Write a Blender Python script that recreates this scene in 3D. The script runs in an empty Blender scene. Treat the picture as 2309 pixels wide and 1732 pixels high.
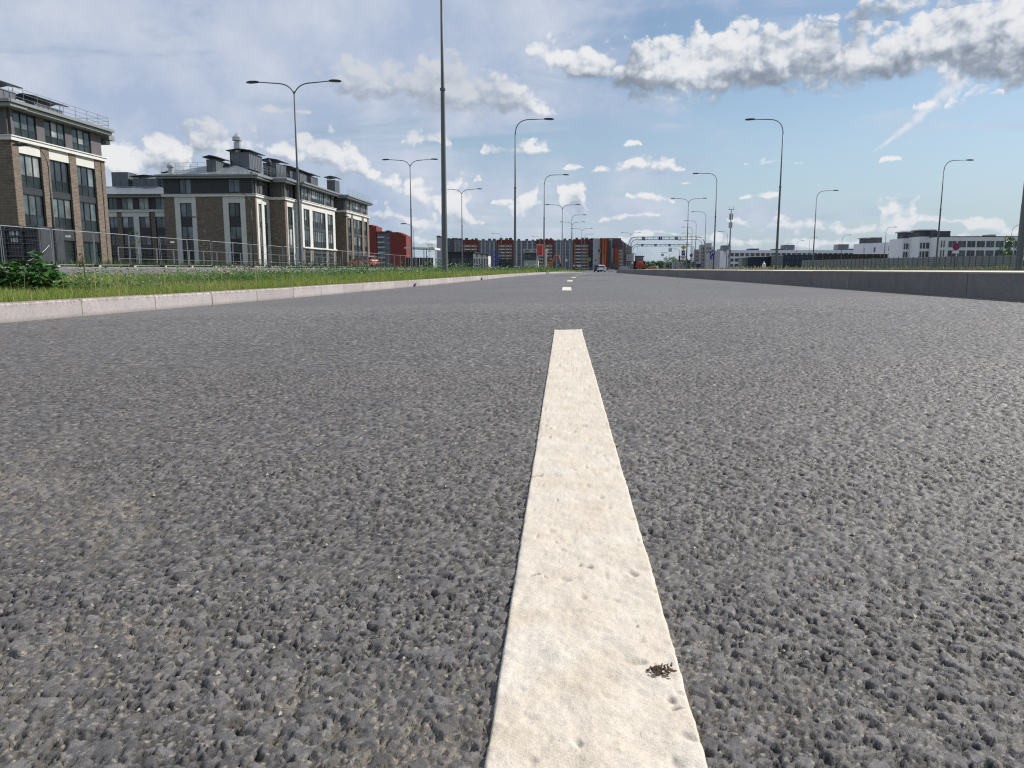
import bpy, math, random
import numpy as np
from math import sin, cos, pi, radians, sqrt, atan2, asin, hypot
from mathutils import Matrix, Vector

random.seed(7)
rng = np.random.default_rng(11)
SC = bpy.context.scene

# ------------------------------------------------------------------ camera
CAM_H = 0.326
YAW, PITCH = radians(3.896), radians(8.668)
FPX, PW, PH = 1700.0, 2309.0, 1732.0
cam_d = bpy.data.cameras.new('camera')
cam_d.sensor_width = 36.0
cam_d.lens = 36.0 * FPX / PW
cam_d.clip_start = 0.02
cam_d.clip_end = 12000.0
cam = bpy.data.objects.new('camera', cam_d)
SC.collection.objects.link(cam)
MR = Matrix.Rotation(YAW, 3, 'Z') @ Matrix.Rotation(pi / 2 - PITCH, 3, 'X') @ Matrix.Rotation(0.0012, 3, 'Z')
cam.matrix_world = Matrix.Translation((0, 0, CAM_H)) @ MR.to_4x4()
cam_d.dof.use_dof = True
cam_d.dof.focus_distance = 1.4
cam_d.dof.aperture_fstop = 28.0
SC.camera = cam


def ray(px, py):
    return MR @ Vector(((px - PW / 2) / FPX, (PH / 2 - py) / FPX, -1.0))


def at_y(px, py, Y):
    d = ray(px, py); t = Y / d.y
    return Vector((d.x * t, Y, CAM_H + d.z * t))


def X_at(px, Y, py=590):
    return at_y(px, py, Y).x


def at_x(px, py, X):
    d = ray(px, py); t = X / d.x
    return Vector((X, d.y * t, CAM_H + d.z * t))


# ------------------------------------------------------------------ exposure, sun
SUN_AZ, SUN_EL = radians(60), radians(41)
SC.view_settings.view_transform = 'Standard'
SC.view_settings.look = 'None'
SC.view_settings.gamma = 1.0
SC.view_settings.use_curve_mapping = False
SC.view_settings.exposure = 0.0
SC.cycles.use_denoising = False
SC.cycles.filter_width = 1.15
SC.cycles.max_bounces = 6
SC.cycles.diffuse_bounces = 3
SC.cycles.glossy_bounces = 3
SC.cycles.transmission_bounces = 4
SC.cycles.caustics_reflective = False
SC.cycles.caustics_refractive = False
sun_d = bpy.data.lights.new('sun', 'SUN')
sun_d.energy = 5.0
sun_d.angle = radians(0.53)
sun_d.color = (1.0, 0.945, 0.87)
sun = bpy.data.objects.new('sun', sun_d)
SC.collection.objects.link(sun)
sdir = Vector((sin(SUN_AZ) * cos(SUN_EL), cos(SUN_AZ) * cos(SUN_EL), sin(SUN_EL)))
sun.rotation_euler = sdir.to_track_quat('Z', 'Y').to_euler()

# ------------------------------------------------------------------ sky with clouds
W = bpy.data.worlds.new('World')
SC.world = W
W.use_nodes = True
NT = W.node_tree
for n in list(NT.nodes):
    NT.nodes.remove(n)


class G:
    """small helper for writing node graphs"""
    def __init__(s, nt): s.nt = nt
    def n(s, t, **kw):
        o = s.nt.nodes.new(t)
        for k, v in kw.items(): setattr(o, k, v)
        return o
    def set(s, sock, v):
        if isinstance(v, (int, float, tuple, list)): sock.default_value = v
        else: s.nt.links.new(v, sock)
    def m(s, op, a, b=None, c=None, clamp=False):
        o = s.n('ShaderNodeMath', operation=op, use_clamp=clamp)
        s.set(o.inputs[0], a)
        if b is not None: s.set(o.inputs[1], b)
        if c is not None: s.set(o.inputs[2], c)
        return o.outputs[0]
    def v(s, op, a, b=None, c=None):
        o = s.n('ShaderNodeVectorMath', operation=op)
        s.set(o.inputs[0], a)
        if b is not None: s.set(o.inputs[1], b)
        if c is not None: s.set(o.inputs[2], c)
        return o.outputs['Value'] if op in ('LENGTH', 'DOT_PRODUCT', 'DISTANCE') else o.outputs[0]
    def noise(s, vec, scale, detail=4, rough=.5, dist=0, lac=2, dim='3D'):
        o = s.n('ShaderNodeTexNoise', noise_dimensions=dim)
        if vec is not None: s.set(o.inputs['Vector'], vec)
        o.inputs['Scale'].default_value = scale; o.inputs['Detail'].default_value = detail
        o.inputs['Roughness'].default_value = rough; o.inputs['Distortion'].default_value = dist
        o.inputs['Lacunarity'].default_value = lac
        return o.outputs['Fac']
    def vor(s, vec, scale, feat='F1', detail=0, rough=.5, out='Distance', rand=1, smooth=None, dim='3D'):
        o = s.n('ShaderNodeTexVoronoi', feature=feat, voronoi_dimensions=dim)
        if vec is not None: s.set(o.inputs['Vector'], vec)
        o.inputs['Scale'].default_value = scale
        if 'Detail' in o.inputs: o.inputs['Detail'].default_value = detail; o.inputs['Roughness'].default_value = rough
        o.inputs['Randomness'].default_value = rand
        if smooth is not None: o.inputs['Smoothness'].default_value = smooth
        return o.outputs[out]
    def ramp(s, x, lo, hi, a=0., b=1., smooth=False):
        o = s.n('ShaderNodeMapRange', interpolation_type='SMOOTHSTEP' if smooth else 'LINEAR')
        s.set(o.inputs[0], x); o.inputs[1].default_value = lo; o.inputs[2].default_value = hi
        o.inputs[3].default_value = a; o.inputs[4].default_value = b
        return o.outputs[0]
    def mix(s, f, a, b, mode='MIX'):
        o = s.n('ShaderNodeMix', data_type='RGBA', blend_type=mode)
        s.set(o.inputs[0], f)
        for i, q in ((6, a), (7, b)):
            s.set(o.inputs[i], tuple(q) + (1,) if isinstance(q, tuple) and len(q) == 3 else q)
        return o.outputs[2]
    def comb(s, x, y, z=0.):
        o = s.n('ShaderNodeCombineXYZ')
        for i, q in enumerate((x, y, z)): s.set(o.inputs[i], q)
        return o.outputs[0]


def azel(px, py):
    d = ray(px, py).normalized()
    return atan2(d.x, d.y), asin(d.z)


# cumulus lobes, band by band: centre and half width / half height on the photograph grid,
# turned into azimuth / elevation of the real sky below
BANDS = [
  [(1232, 112, 34, 30), (1290, 140, 50, 42), (1345, 158, 60, 45), (1405, 170, 60, 50), (1460, 150, 62, 62), (1530, 170, 85, 70), (1600, 125, 70, 55),
   (1660, 115, 55, 58), (1690, 165, 90, 55), (1760, 115, 75, 52), (1840, 135, 85, 62), (1930, 130, 75, 62), (1990, 165, 60, 46), (1560, 208, 90, 38),
   (1480, 195, 80, 38), (1800, 180, 90, 42), (2080, 120, 80, 50), (2160, 95, 100, 72), (2240, 110, 110, 70), (2330, 90, 110, 85), (2420, 110, 120, 80)],
  [(2050, 15, 110, 34), (1960, 25, 70, 16), (2160, 8, 110, 30)],
  [(2200, 213, 40, 18), (2145, 253, 13, 7), (2082, 240, 16, 10), (1745, 369, 52, 9), (2005, 360, 17, 6), (1430, 325, 24, 7), (1165, 336, 62, 24), (1290, 376, 20, 7), (640, 250, 40, 10), (960, 318, 50, 22)],
  [(780, 165, 50, 35), (850, 190, 80, 48), (935, 205, 90, 44), (1010, 175, 70, 45), (1075, 235, 100, 44), (1130, 200, 60, 34), (1180, 255, 60, 24), (1450, 384, 66, 14), (1370, 382, 34, 11), (1410, 380, 30, 14), (1465, 372, 42, 25),(1500, 388, 24, 14)],
  [(250, 300, 22, 14), (330, 390, 60, 34), (265, 365, 60, 42), (405, 305, 46, 32), (470, 322, 80, 46), (545, 310, 45, 34), (655, 340, 45, 36), (720, 352, 78, 46), (790, 385, 60, 32), (850, 412, 55, 20),
   (935, 430, 42, 34), (975, 452, 40, 32), (1020, 478, 30, 22), (1060, 505, 24, 12), (1165, 456, 44, 9), (1205, 414, 0, 0), (1455, 440, 38, 9), (1500, 452, 24, 7), (1700, 442, 22, 7), (1725, 443, 20, 7)],
  [(1662, 496, 28, 12), (1692, 503, 16, 7), (640, 470, 60, 14), (860, 480, 70, 20), (905, 490, 60, 18), (985, 520, 55, 14), (1045, 403, 40, 11), (1205, 414, 44, 8), (1290, 390, 22, 7), (1178, 503, 18, 5), (1430, 485, 44, 10), (1380, 500, 24, 5), (1300, 500, 26, 5), (1535, 415, 24, 5),
   (1795, 500, 46, 16), (1765, 520, 50, 12), (1850, 515, 50, 14), (1905, 520, 52, 12), (1990, 518, 40, 14), (2045, 500, 60, 12), (2150, 495, 28, 6), (2215, 494, 30, 12), (2300, 520, 60, 12)],
  [(880, 545, 80, 12), (1410, 545, 40, 9), (1490, 525, 60, 9), (1700, 545, 60, 12), (1620, 540, 60, 10), (1850, 552, 90, 10), (1960, 545, 60, 11), (2050, 535, 70, 12), (2120, 532, 60, 11), (2200, 537, 70, 13), (2290, 545, 60, 12), (2010, 450, 20, 6), (2040, 446, 22, 10), (1340, 555, 60, 7), (640, 510, 60, 10)],
]
TRAIL = [(2178, 178), (2120, 218), (2060, 275), (1985, 332)]
U0, U1, VM = -.75, .75, .5


def cloud_group():
    g = bpy.data.node_groups.new('cumulus_density', 'ShaderNodeTree')
    g.interface.new_socket('P', in_out='INPUT', socket_type='NodeSocketVector')
    g.interface.new_socket('D', in_out='OUTPUT', socket_type='NodeSocketFloat')
    g.interface.new_socket('B', in_out='OUTPUT', socket_type='NodeSocketFloat')
    h = G(g)
    P = h.n('NodeGroupInput').outputs[0]
    no = h.n('ShaderNodeTexNoise', noise_dimensions='2D'); h.set(no.inputs['Vector'], P)
    no.inputs['Scale'].default_value = 26; no.inputs['Detail'].default_value = 3; no.inputs['Roughness'].default_value = .6
    wv = h.v('SUBTRACT', no.outputs['Color'], (.5, .5, .5))
    Pw = h.v('ADD', P, h.v('MULTIPLY', wv, (.030, .012, 0)))
    sp = h.n('ShaderNodeSeparateXYZ'); h.set(sp.inputs[0], Pw)
    un = h.ramp(sp.outputs[0], U0, U1)
    inp = h.comb(un, un, un)
    vv = sp.outputs[1]
    base = None; dep = None
    for bi, band in enumerate(BANDS):
        us = np.linspace(U0, U1, 221)
        top = np.full(us.shape, -9.); bot = np.full(us.shape, 9.)
        mid = np.full(us.shape, .1)
        for (x, y, rx, ry) in band:
            if rx == 0: continue
            u, v = azel(x, y)
            a, b = 1.22 * rx / FPX, (1.42 if ry > 25 else 1.5) * ry / FPX
            q = 1 - ((us - u) / (a * 1.1)) ** 2
            k = np.sqrt(np.clip(q, 0, 1))
            top = np.where(q > 0, np.maximum(top, v + b * k), top)
            bot = np.where(q > 0, np.minimum(bot, v - b * .72 * np.sqrt(k)), bot)
        ok = top > -5
        md = np.interp(us, us[ok], ((top + bot) / 2)[ok])
        top = np.where(ok, top, md - .008); bot = np.where(ok, bot, md + .008)
        rc = h.n('ShaderNodeRGBCurve')
        for ci, arr in ((0, top), (1, bot)):
            cv = rc.mapping.curves[ci]
            pts = [((u - U0) / (U1 - U0), min(1, max(0, t / VM))) for u, t in zip(us, arr)]
            cv.points[0].location = pts[0]; cv.points[1].location = pts[-1]
            for q in pts[1:-1]: cv.points.new(*q)
        rc.mapping.update()
        h.set(rc.inputs[1], inp)
        s2 = h.n('ShaderNodeSeparateXYZ'); h.set(s2.inputs[0], rc.outputs[0])
        t = h.m('MULTIPLY', s2.outputs[0], VM); b = h.m('MULTIPLY', s2.outputs[1], VM)
        thick = h.m('SUBTRACT', t, b)
        sc = h.m('MINIMUM', h.m('MAXIMUM', h.m('MULTIPLY', thick, .42), .0035), .019)
        d = h.m('DIVIDE', h.m('MINIMUM', h.m('SUBTRACT', t, vv), h.m('MULTIPLY', h.m('SUBTRACT', vv, b), 1.35)), sc)
        dt = h.m('DIVIDE', h.m('SUBTRACT', t, vv), h.m('ADD', h.m('MULTIPLY', thick, .8), .008))
        if base is None: base, dep = d, dt
        else:
            k = h.m('GREATER_THAN', d, base)
            dep = h.m('ADD', h.m('MULTIPLY', dt, k), h.m('MULTIPLY', dep, h.m('SUBTRACT', 1, k)))
            base = h.m('MAXIMUM', base, d)
    sep = h.n('ShaderNodeSeparateXYZ'); h.set(sep.inputs[0], P)
    gen = h.noise(h.v('MULTIPLY', P, (1, 1.6, 1)), 5.0, 3, .55, dim='2D')
    away = h.m('MAXIMUM', h.ramp(h.m('ABSOLUTE', sep.outputs[0]), .70, .8), h.ramp(sep.outputs[1], .34, .44))
    gen = h.m('SUBTRACT', h.ramp(gen, .50, .66, -1.2, .8), h.m('MULTIPLY', h.m('SUBTRACT', 1, away), 3))
    base = h.m('MAXIMUM', h.m('MAXIMUM', base, gen), -1.6)
    bil = h.vor(h.v('MULTIPLY', Pw, (1, 1.15, 1)), 34, 'F1', 3.0, .52, dim='2D')
    fb = h.noise(P, 50, 4, .55, dim='2D')
    d = h.m('ADD', base, h.m('MULTIPLY', h.m('SUBTRACT', .46, bil), 1.55))
    d = h.m('ADD', d, h.m('MULTIPLY', h.m('SUBTRACT', fb, .5), 1.0))
    out = h.n('NodeGroupOutput')
    h.set(out.inputs[0], d); h.set(out.inputs[1], dep)
    return g


h = G(NT)
tc = h.n('ShaderNodeTexCoord').outputs['Generated']
dv = h.v('NORMALIZE', tc)
sp = h.n('ShaderNodeSeparateXYZ'); h.set(sp.inputs[0], dv)
az = h.m('ARCTAN2', sp.outputs[0], sp.outputs[1])
el = h.m('ARCSINE', sp.outputs[2])
P = h.comb(az, el, 0.)
sky = h.n('ShaderNodeTexSky', sky_type='NISHITA', sun_disc=False, sun_elevation=SUN_EL, sun_rotation=SUN_AZ)
sky.air_density = 1.0; sky.dust_density = 0.3; sky.ozone_density = 2.5; sky.altitude = 0
base_sky = sky.outputs[0]
GAIN = 10.0   # cloud colours below are given for a background strength of 0.1


def cc(r, gg, b): return (r * GAIN, gg * GAIN, b * GAIN)


# tint / level of the clear sky
base_sky = h.mix(1.0, base_sky, (1.29, 1.23, 1.15), 'MULTIPLY')
# bright pale air towards the horizon
hz = h.ramp(el, 0.0, .20, 1., 0., True)
base_sky = h.mix(h.m('MULTIPLY', hz, .8), base_sky, cc(.42, .565, .73))
# high milky veil, strongest on the left and overhead
dome = h.v('DIVIDE', dv, h.comb(h.m('ADD', sp.outputs[2], .12), h.m('ADD', sp.outputs[2], .12), h.m('ADD', sp.outputs[2], .12)))
c1 = h.noise(h.v('MULTIPLY', dome, (.5, 1.0, 1)), 1.1, 6, .6, .6, dim='2D')
c2 = h.noise(h.v('MULTIPLY', P, (1.0, 3.5, 1)), 3.2, 6, .62, .8, dim='2D')
side = h.ramp(az, -.55, .45, .52, -.30)
high = h.ramp(el, .10, .32, -.10, .22)
veil = h.m('ADD', h.m('ADD', side, high), h.m('MULTIPLY', h.m('SUBTRACT', h.m('ADD', c1, c2), 1.0), 1.7))
veil = h.ramp(veil, -.36, .44, .05, .92, True)
vt = h.noise(P, 9, 5, .6, dim='2D')
vcol = h.mix(h.ramp(vt, .32, .7), cc(.50, .60, .80), cc(.72, .78, .90))
col = h.mix(veil, base_sky, vcol)
# contrail
tr = None
for i in range(len(TRAIL) - 1):
    (u0, v0), (u1, v1) = azel(*TRAIL[i]), azel(*TRAIL[i + 1])
    for k in range(2):
        t = (i * 2 + k) / 6.0
        f = k / 2.0 + .25
        cu, cv_ = u0 + (u1 - u0) * f, v0 + (v1 - v0) * f
        L = hypot(u1 - u0, v1 - v0); ex, ey = (u1 - u0) / L, (v1 - v0) / L
        wd = .0078 * (1 - t) + .0014
        q = h.v('SUBTRACT', P, (cu, cv_, 0.))
        a = h.v('DOT_PRODUCT', q, (ex / (L * .42), ey / (L * .42), 0.))
        b = h.v('DOT_PRODUCT', q, (-ey / wd, ex / wd, 0.))
        ln = h.v('LENGTH', h.comb(a, b))
        tr = ln if tr is None else h.m('SMOOTH_MIN', tr, ln, .5)
trn = h.m('ADD', h.m('SUBTRACT', 1.15, tr), h.m('MULTIPLY', h.m('SUBTRACT', h.noise(P, 110, 5, .65, dim='2D'), .5), 1.6))
col = h.mix(h.ramp(trn, -.15, 1.0, 0., .85, True), col, cc(.86, .9, .97))
# cumulus
cg = cloud_group()
g0 = h.n('ShaderNodeGroup'); g0.node_tree = cg; h.set(g0.inputs[0], P)
g1 = h.n('ShaderNodeGroup'); g1.node_tree = cg; h.set(g1.inputs[0], h.v('ADD', P, (.0045, .0085, 0.)))
D0, B0 = g0.outputs[0], g0.outputs[1]
D1, B1 = g1.outputs[0], g1.outputs[1]
soft = h.noise(P, 22, 3, .5, dim='2D')
alpha = h.ramp(h.m('DIVIDE', h.m('ADD', D0, h.m('MULTIPLY', h.m('SUBTRACT', soft, .5), .35)), h.ramp(B0, .2, 1.0, .75, 1.7)), .0, 1., 0., 1., True)
low_m = h.m('MULTIPLY', h.ramp(az, -.12, -.02, 1, 0, True), h.ramp(el, .13, .19, 0, 1, True))
alpha = h.m('MULTIPLY', alpha, h.m('SUBTRACT', 1, h.m('MULTIPLY', low_m, .12)))
rel = h.m('SUBTRACT', D0, D1)
lit = h.m('ADD', h.m('MULTIPLY', rel, .30), h.ramp(B0, 0.1, 1.2, .84, .27, True))
lit = h.m('ADD', lit, h.m('MULTIPLY', h.m('SUBTRACT', soft, .5), 1.0))
lit = h.m('ADD', lit, h.m('MULTIPLY', h.m('SUBTRACT', h.noise(P, 9, 2, .5, dim='2D'), .5), 1.2))
big = h.ramp(el, .13, .19, .24, -.06)
lit = h.m('ADD', lit, big)
lit = h.m('ADD', lit, h.ramp(az, -.28, .1, .0, 0.))
cr = h.n('ShaderNodeValToRGB'); h.set(cr.inputs[0], lit)
e = cr.color_ramp.elements
e[0].position = 0.0; e[0].color = cc(.30, .35, .43) + (1,)
e[1].position = 1.0; e[1].color = cc(.97, .98, 1.0) + (1,)
for ps, c in ((.28, (.40, .46, .55)), (.52, (.62, .68, .76)), (.74, (.86, .89, .94))):
    q = e.new(ps); q.color = cc(*c) + (1,)
# far clouds fade into the pale air
dist = h.ramp(el, .0, .10, .60, 0.)
ccol = h.mix(dist, cr.outputs[0], cc(.66, .76, .86))
ccol = h.mix(h.m('MULTIPLY', low_m, .5), ccol, cc(.50, .56, .66))
col = h.mix(alpha, col, ccol)
# below the horizon: dull ground light
gr = h.ramp(el, -.02, -.001, 1., 0.)
col = h.mix(gr, col, cc(.14, .14, .13))
bg = h.n('ShaderNodeBackground'); h.set(bg.inputs[0], col); bg.inputs[1].default_value = .085
wo = h.n('ShaderNodeOutputWorld'); NT.links.new(bg.outputs[0], wo.inputs[0])
W.cycles.sampling_method = 'MANUAL'
W.cycles.sample_map_resolution = 256

# ================================================================== helpers
COL = SC.collection
LINK = COL.objects.link


def tag(o, label=None, cat=None, group=None, kind=None):
    if label: o['label'] = label
    if cat: o['category'] = cat
    if group: o['group'] = group
    if kind: o['kind'] = kind
    return o


def empty(name, loc=(0, 0, 0), rz=0.):
    o = bpy.data.objects.new(name, None)
    o.location = loc; o.rotation_euler = (0, 0, rz)
    LINK(o)
    return o


def copy_tree(o, parent=None):
    c = o.copy(); LINK(c)
    if parent is not None:
        mi = o.matrix_parent_inverse.copy()
        c.parent = parent; c.matrix_parent_inverse = mi
    for ch in list(o.children): copy_tree(ch, c)
    return c


def mesh_from(name, verts, faces, mat, smooth=False):
    me = bpy.data.meshes.new(name)
    me.from_pydata(verts, [], faces)
    if mat: me.materials.append(mat)
    if smooth:
        me.polygons.foreach_set('use_smooth', [True] * len(me.polygons))
    me.update()
    return me


def add_obj(name, me, parent=None, kind=None, loc=None):
    o = bpy.data.objects.new(name, me)
    LINK(o)
    if parent is not None: o.parent = parent
    if kind: o['kind'] = kind
    if loc is not None: o.location = loc
    return o


class MB:
    def __init__(s): s.v = []; s.f = []
    def quad(s, a, b, c, d):
        i = len(s.v); s.v += [tuple(a), tuple(b), tuple(c), tuple(d)]; s.f.append((i, i + 1, i + 2, i + 3)); return s
    def tri(s, a, b, c):
        i = len(s.v); s.v += [tuple(a), tuple(b), tuple(c)]; s.f.append((i, i + 1, i + 2)); return s
    def box(s, x0, x1, y0, y1, z0, z1):
        i = len(s.v)
        s.v += [(x0, y0, z0), (x1, y0, z0), (x1, y1, z0), (x0, y1, z0), (x0, y0, z1), (x1, y0, z1), (x1, y1, z1), (x0, y1, z1)]
        s.f += [tuple(i + k for k in q) for q in ((0, 3, 2, 1), (4, 5, 6, 7), (0, 1, 5, 4), (1, 2, 6, 5), (2, 3, 7, 6), (3, 0, 4, 7))]
        return s
    def cbox(s, x0, x1, y0, y1, z0, z1, b):
        """box with bevelled upper edges"""
        i = len(s.v)
        s.v += [(x0, y0, z0), (x1, y0, z0), (x1, y1, z0), (x0, y1, z0), (x0, y0, z1 - b), (x1, y0, z1 - b), (x1, y1, z1 - b), (x0, y1, z1 - b),
                (x0 + b, y0 + b * .3, z1), (x1 - b, y0 + b * .3, z1), (x1 - b, y1 - b * .3, z1), (x0 + b, y1 - b * .3, z1)]
        s.f += [tuple(i + k for k in q) for q in ((0, 3, 2, 1), (0, 1, 5, 4), (1, 2, 6, 5), (2, 3, 7, 6), (3, 0, 4, 7),
                                                  (4, 5, 9, 8), (5, 6, 10, 9), (6, 7, 11, 10), (7, 4, 8, 11), (8, 9, 10, 11))]
        return s
    def hull8(s, lo, hi):
        """prism between two quads (lists of 4 points)"""
        i = len(s.v); s.v += [tuple(p) for p in lo] + [tuple(p) for p in hi]
        s.f += [tuple(i + k for k in q) for q in ((0, 3, 2, 1), (4, 5, 6, 7), (0, 1, 5, 4), (1, 2, 6, 5), (2, 3, 7, 6), (3, 0, 4, 7))]
        return s
    def tube(s, pts, rad, n=8, caps=True):
        pts = [Vector(p) for p in pts]
        if isinstance(rad, (int, float)): rad = [rad] * len(pts)
        base = len(s.v)
        up = None
        for k, p in enumerate(pts):
            t = (pts[min(k + 1, len(pts) - 1)] - pts[max(k - 1, 0)]).normalized()
            if up is None:
                up = Vector((0, 1, 0)) if abs(t.y) < .9 else Vector((1, 0, 0))
            a = t.cross(up).normalized(); b = a.cross(t).normalized(); up = b
            for j in range(n):
                th = 2 * pi * j / n
                q = p + (a * cos(th) + b * sin(th)) * rad[k]
                s.v.append(tuple(q))
        for k in range(len(pts) - 1):
            for j in range(n):
                a0 = base + k * n + j; a1 = base + k * n + (j + 1) % n
                s.f.append((a0, a0 + n, a1 + n, a1))
        if caps:
            s.f.append(tuple(base + j for j in range(n)))
            s.f.append(tuple(base + (len(pts) - 1) * n + j for j in reversed(range(n))))
        return s
    def disc(s, c, r, n, axis='y', depth=.03):
        i = len(s.v)
        for dd in (0, depth):
            for j in range(n):
                th = 2 * pi * j / n + pi / n
                a, b = r * cos(th), r * sin(th)
                if axis == 'y': s.v.append((c[0] + a, c[1] + dd, c[2] + b))
                elif axis == 'x': s.v.append((c[0] + dd, c[1] + a, c[2] + b))
                else: s.v.append((c[0] + a, c[1] + b, c[2] + dd))
        s.f.append(tuple(i + j for j in range(n))); s.f.append(tuple(i + n + j for j in reversed(range(n))))
        for j in range(n): s.f.append((i + j, i + (j + 1) % n, i + n + (j + 1) % n, i + n + j))
        return s
    def mesh(s, name, mat, smooth=False): return mesh_from(name, s.v, s.f, mat, smooth)
    def build(s, name, mat, parent=None, kind=None, smooth=False):
        return add_obj(name, s.mesh(name, mat, smooth), parent, kind)


_bc = {}


def box(parent, name, mat, x0, x1, y0, y1, z0, z1, kind=None):
    """axis aligned box object; alike boxes share one mesh"""
    w, d, hh = round(x1 - x0, 3), round(y1 - y0, 3), round(z1 - z0, 3)
    key = (w, d, hh, mat.name)
    if key not in _bc:
        _bc[key] = MB().box(-w / 2, w / 2, -d / 2, d / 2, -hh / 2, hh / 2).mesh(name, mat)
    o = add_obj(name, _bc[key], parent, kind)
    c = Vector(((x0 + x1) / 2, (y0 + y1) / 2, (z0 + z1) / 2))
    if parent is not None:
        p = parent; off = Vector()
        while p is not None: off += p.location; p = p.parent
        c -= off
    o.location = c
    return o


# ------------------------------------------------------------------ materials
def new_mat(name):
    m = bpy.data.materials.new(name); m.use_nodes = True
    nt = m.node_tree
    return m, G(nt), nt.nodes['Principled BSDF']


def mat(name, col, rough=.6, metal=0., spec=.5, var=.0, scale=6., bump=0., bscale=30., coat=0., stretch=(1, 1, 1), var2=0.):
    """plain procedural material: colour with soft mottling and fine relief"""
    m, g, b = new_mat(name)
    g.set(b.inputs['Roughness'], rough); b.inputs['Metallic'].default_value = metal
    b.inputs['Specular IOR Level'].default_value = spec
    b.inputs['Coat Weight'].default_value = coat
    P = g.n('ShaderNodeTexCoord').outputs['Object']
    gp = g.n('ShaderNodeNewGeometry').outputs['Position']
    P = g.v('MULTIPLY', gp, stretch)
    if var > 0:
        n = g.noise(P, scale, 5, .6)
        f = g.ramp(n, .3, .7, 1 - var, 1 + var)
        if var2 > 0:
            oi = g.n('ShaderNodeObjectInfo').outputs['Random']
            f = g.m('MULTIPLY', f, g.ramp(oi, 0, 1, 1 - var2, 1 + var2))
        c = g.v('MULTIPLY', tuple(col), g.comb(f, f, f))
        g.set(b.inputs['Base Color'], c)
    else:
        b.inputs['Base Color'].default_value = tuple(col) + (1,)
    if bump > 0:
        bn = g.n('ShaderNodeBump'); bn.inputs['Strength'].default_value = 1; bn.inputs['Distance'].default_value = bump
        g.set(bn.inputs['Height'], g.noise(P, bscale, 4, .6)); g.set(b.inputs['Normal'], bn.outputs[0])
    return m


# ================================================================== terrain
def sstep(a, b, x):
    t = min(1., max(0., (x - a) / (b - a))); return t * t * (3 - 2 * t)


LK = [(-12, -4.9), (0, -4.6), (5.4, -4.27), (10.7, -3.70), (13, -3.58), (20, -3.15), (27, -2.88), (38, -2.55), (52, -1.5), (66, -.45), (90, 1.1), (130, 2.9), (180, 4.4), (300, 8)]
RK = [(-12, 3.78), (55, 3.75), (57, 4.4), (62, 8), (75, 15.5), (120, 17), (180, 19), (300, 26)]


def interp(tab, y):
    return float(np.interp(y, [a for a, _ in tab], [b for _, b in tab]))


def XL(y): return interp(LK, y)
def XR(y): return interp(RK, y)
def gz(y): return -.5 * sstep(45, 170, y)
def XE(y): return -15.0 - .065 * (min(max(y, 10), 50) - 20) + .04 * max(0, min(y, 140) - 50)      # far edge of the grass verge
def XF(y): return -26.3 + .028 * (y - 32)                            # far edge of the side street
def road_z(x, y): return .02 * max(x, -6) + gz(y) * (1 - sstep(3.8, 6, x) * (1 if y < 57 else 0))


KZ = .145
def verge_z(x, y):
    """height of the grass verge between the kerb and the side street"""
    xl = XL(y) - .17
    z0 = .02 * XL(y) + KZ - .012 + gz(y)
    t = min(1, max(0, (xl - x) / max(.5, xl - XE(y))))
    return z0 * (1 - t) + .05 * t + .03 * sin(t * pi)
def street_z(x, y):
    t = min(1, max(0, (XE(y) - x) / max(3, XE(y) - XF(y)))); return .05 + .30 * t


def loft(name, ys, cols, m, smooth=True, parent=None, kind='structure'):
    """sheet through columns of (x(y), z(x, y)) functions"""
    vs = []
    nc = len(cols)
    for y in ys:
        for fx, fz in cols:
            x = fx(y); vs.append((x, y, fz(x, y)))
    fs = []
    for i in range(len(ys) - 1):
        for j in range(nc - 1):
            a = i * nc + j
            fs.append((a, a + 1, a + nc + 1, a + nc))
    return add_obj(name, mesh_from(name, vs, fs, m, smooth), parent, kind)


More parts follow.
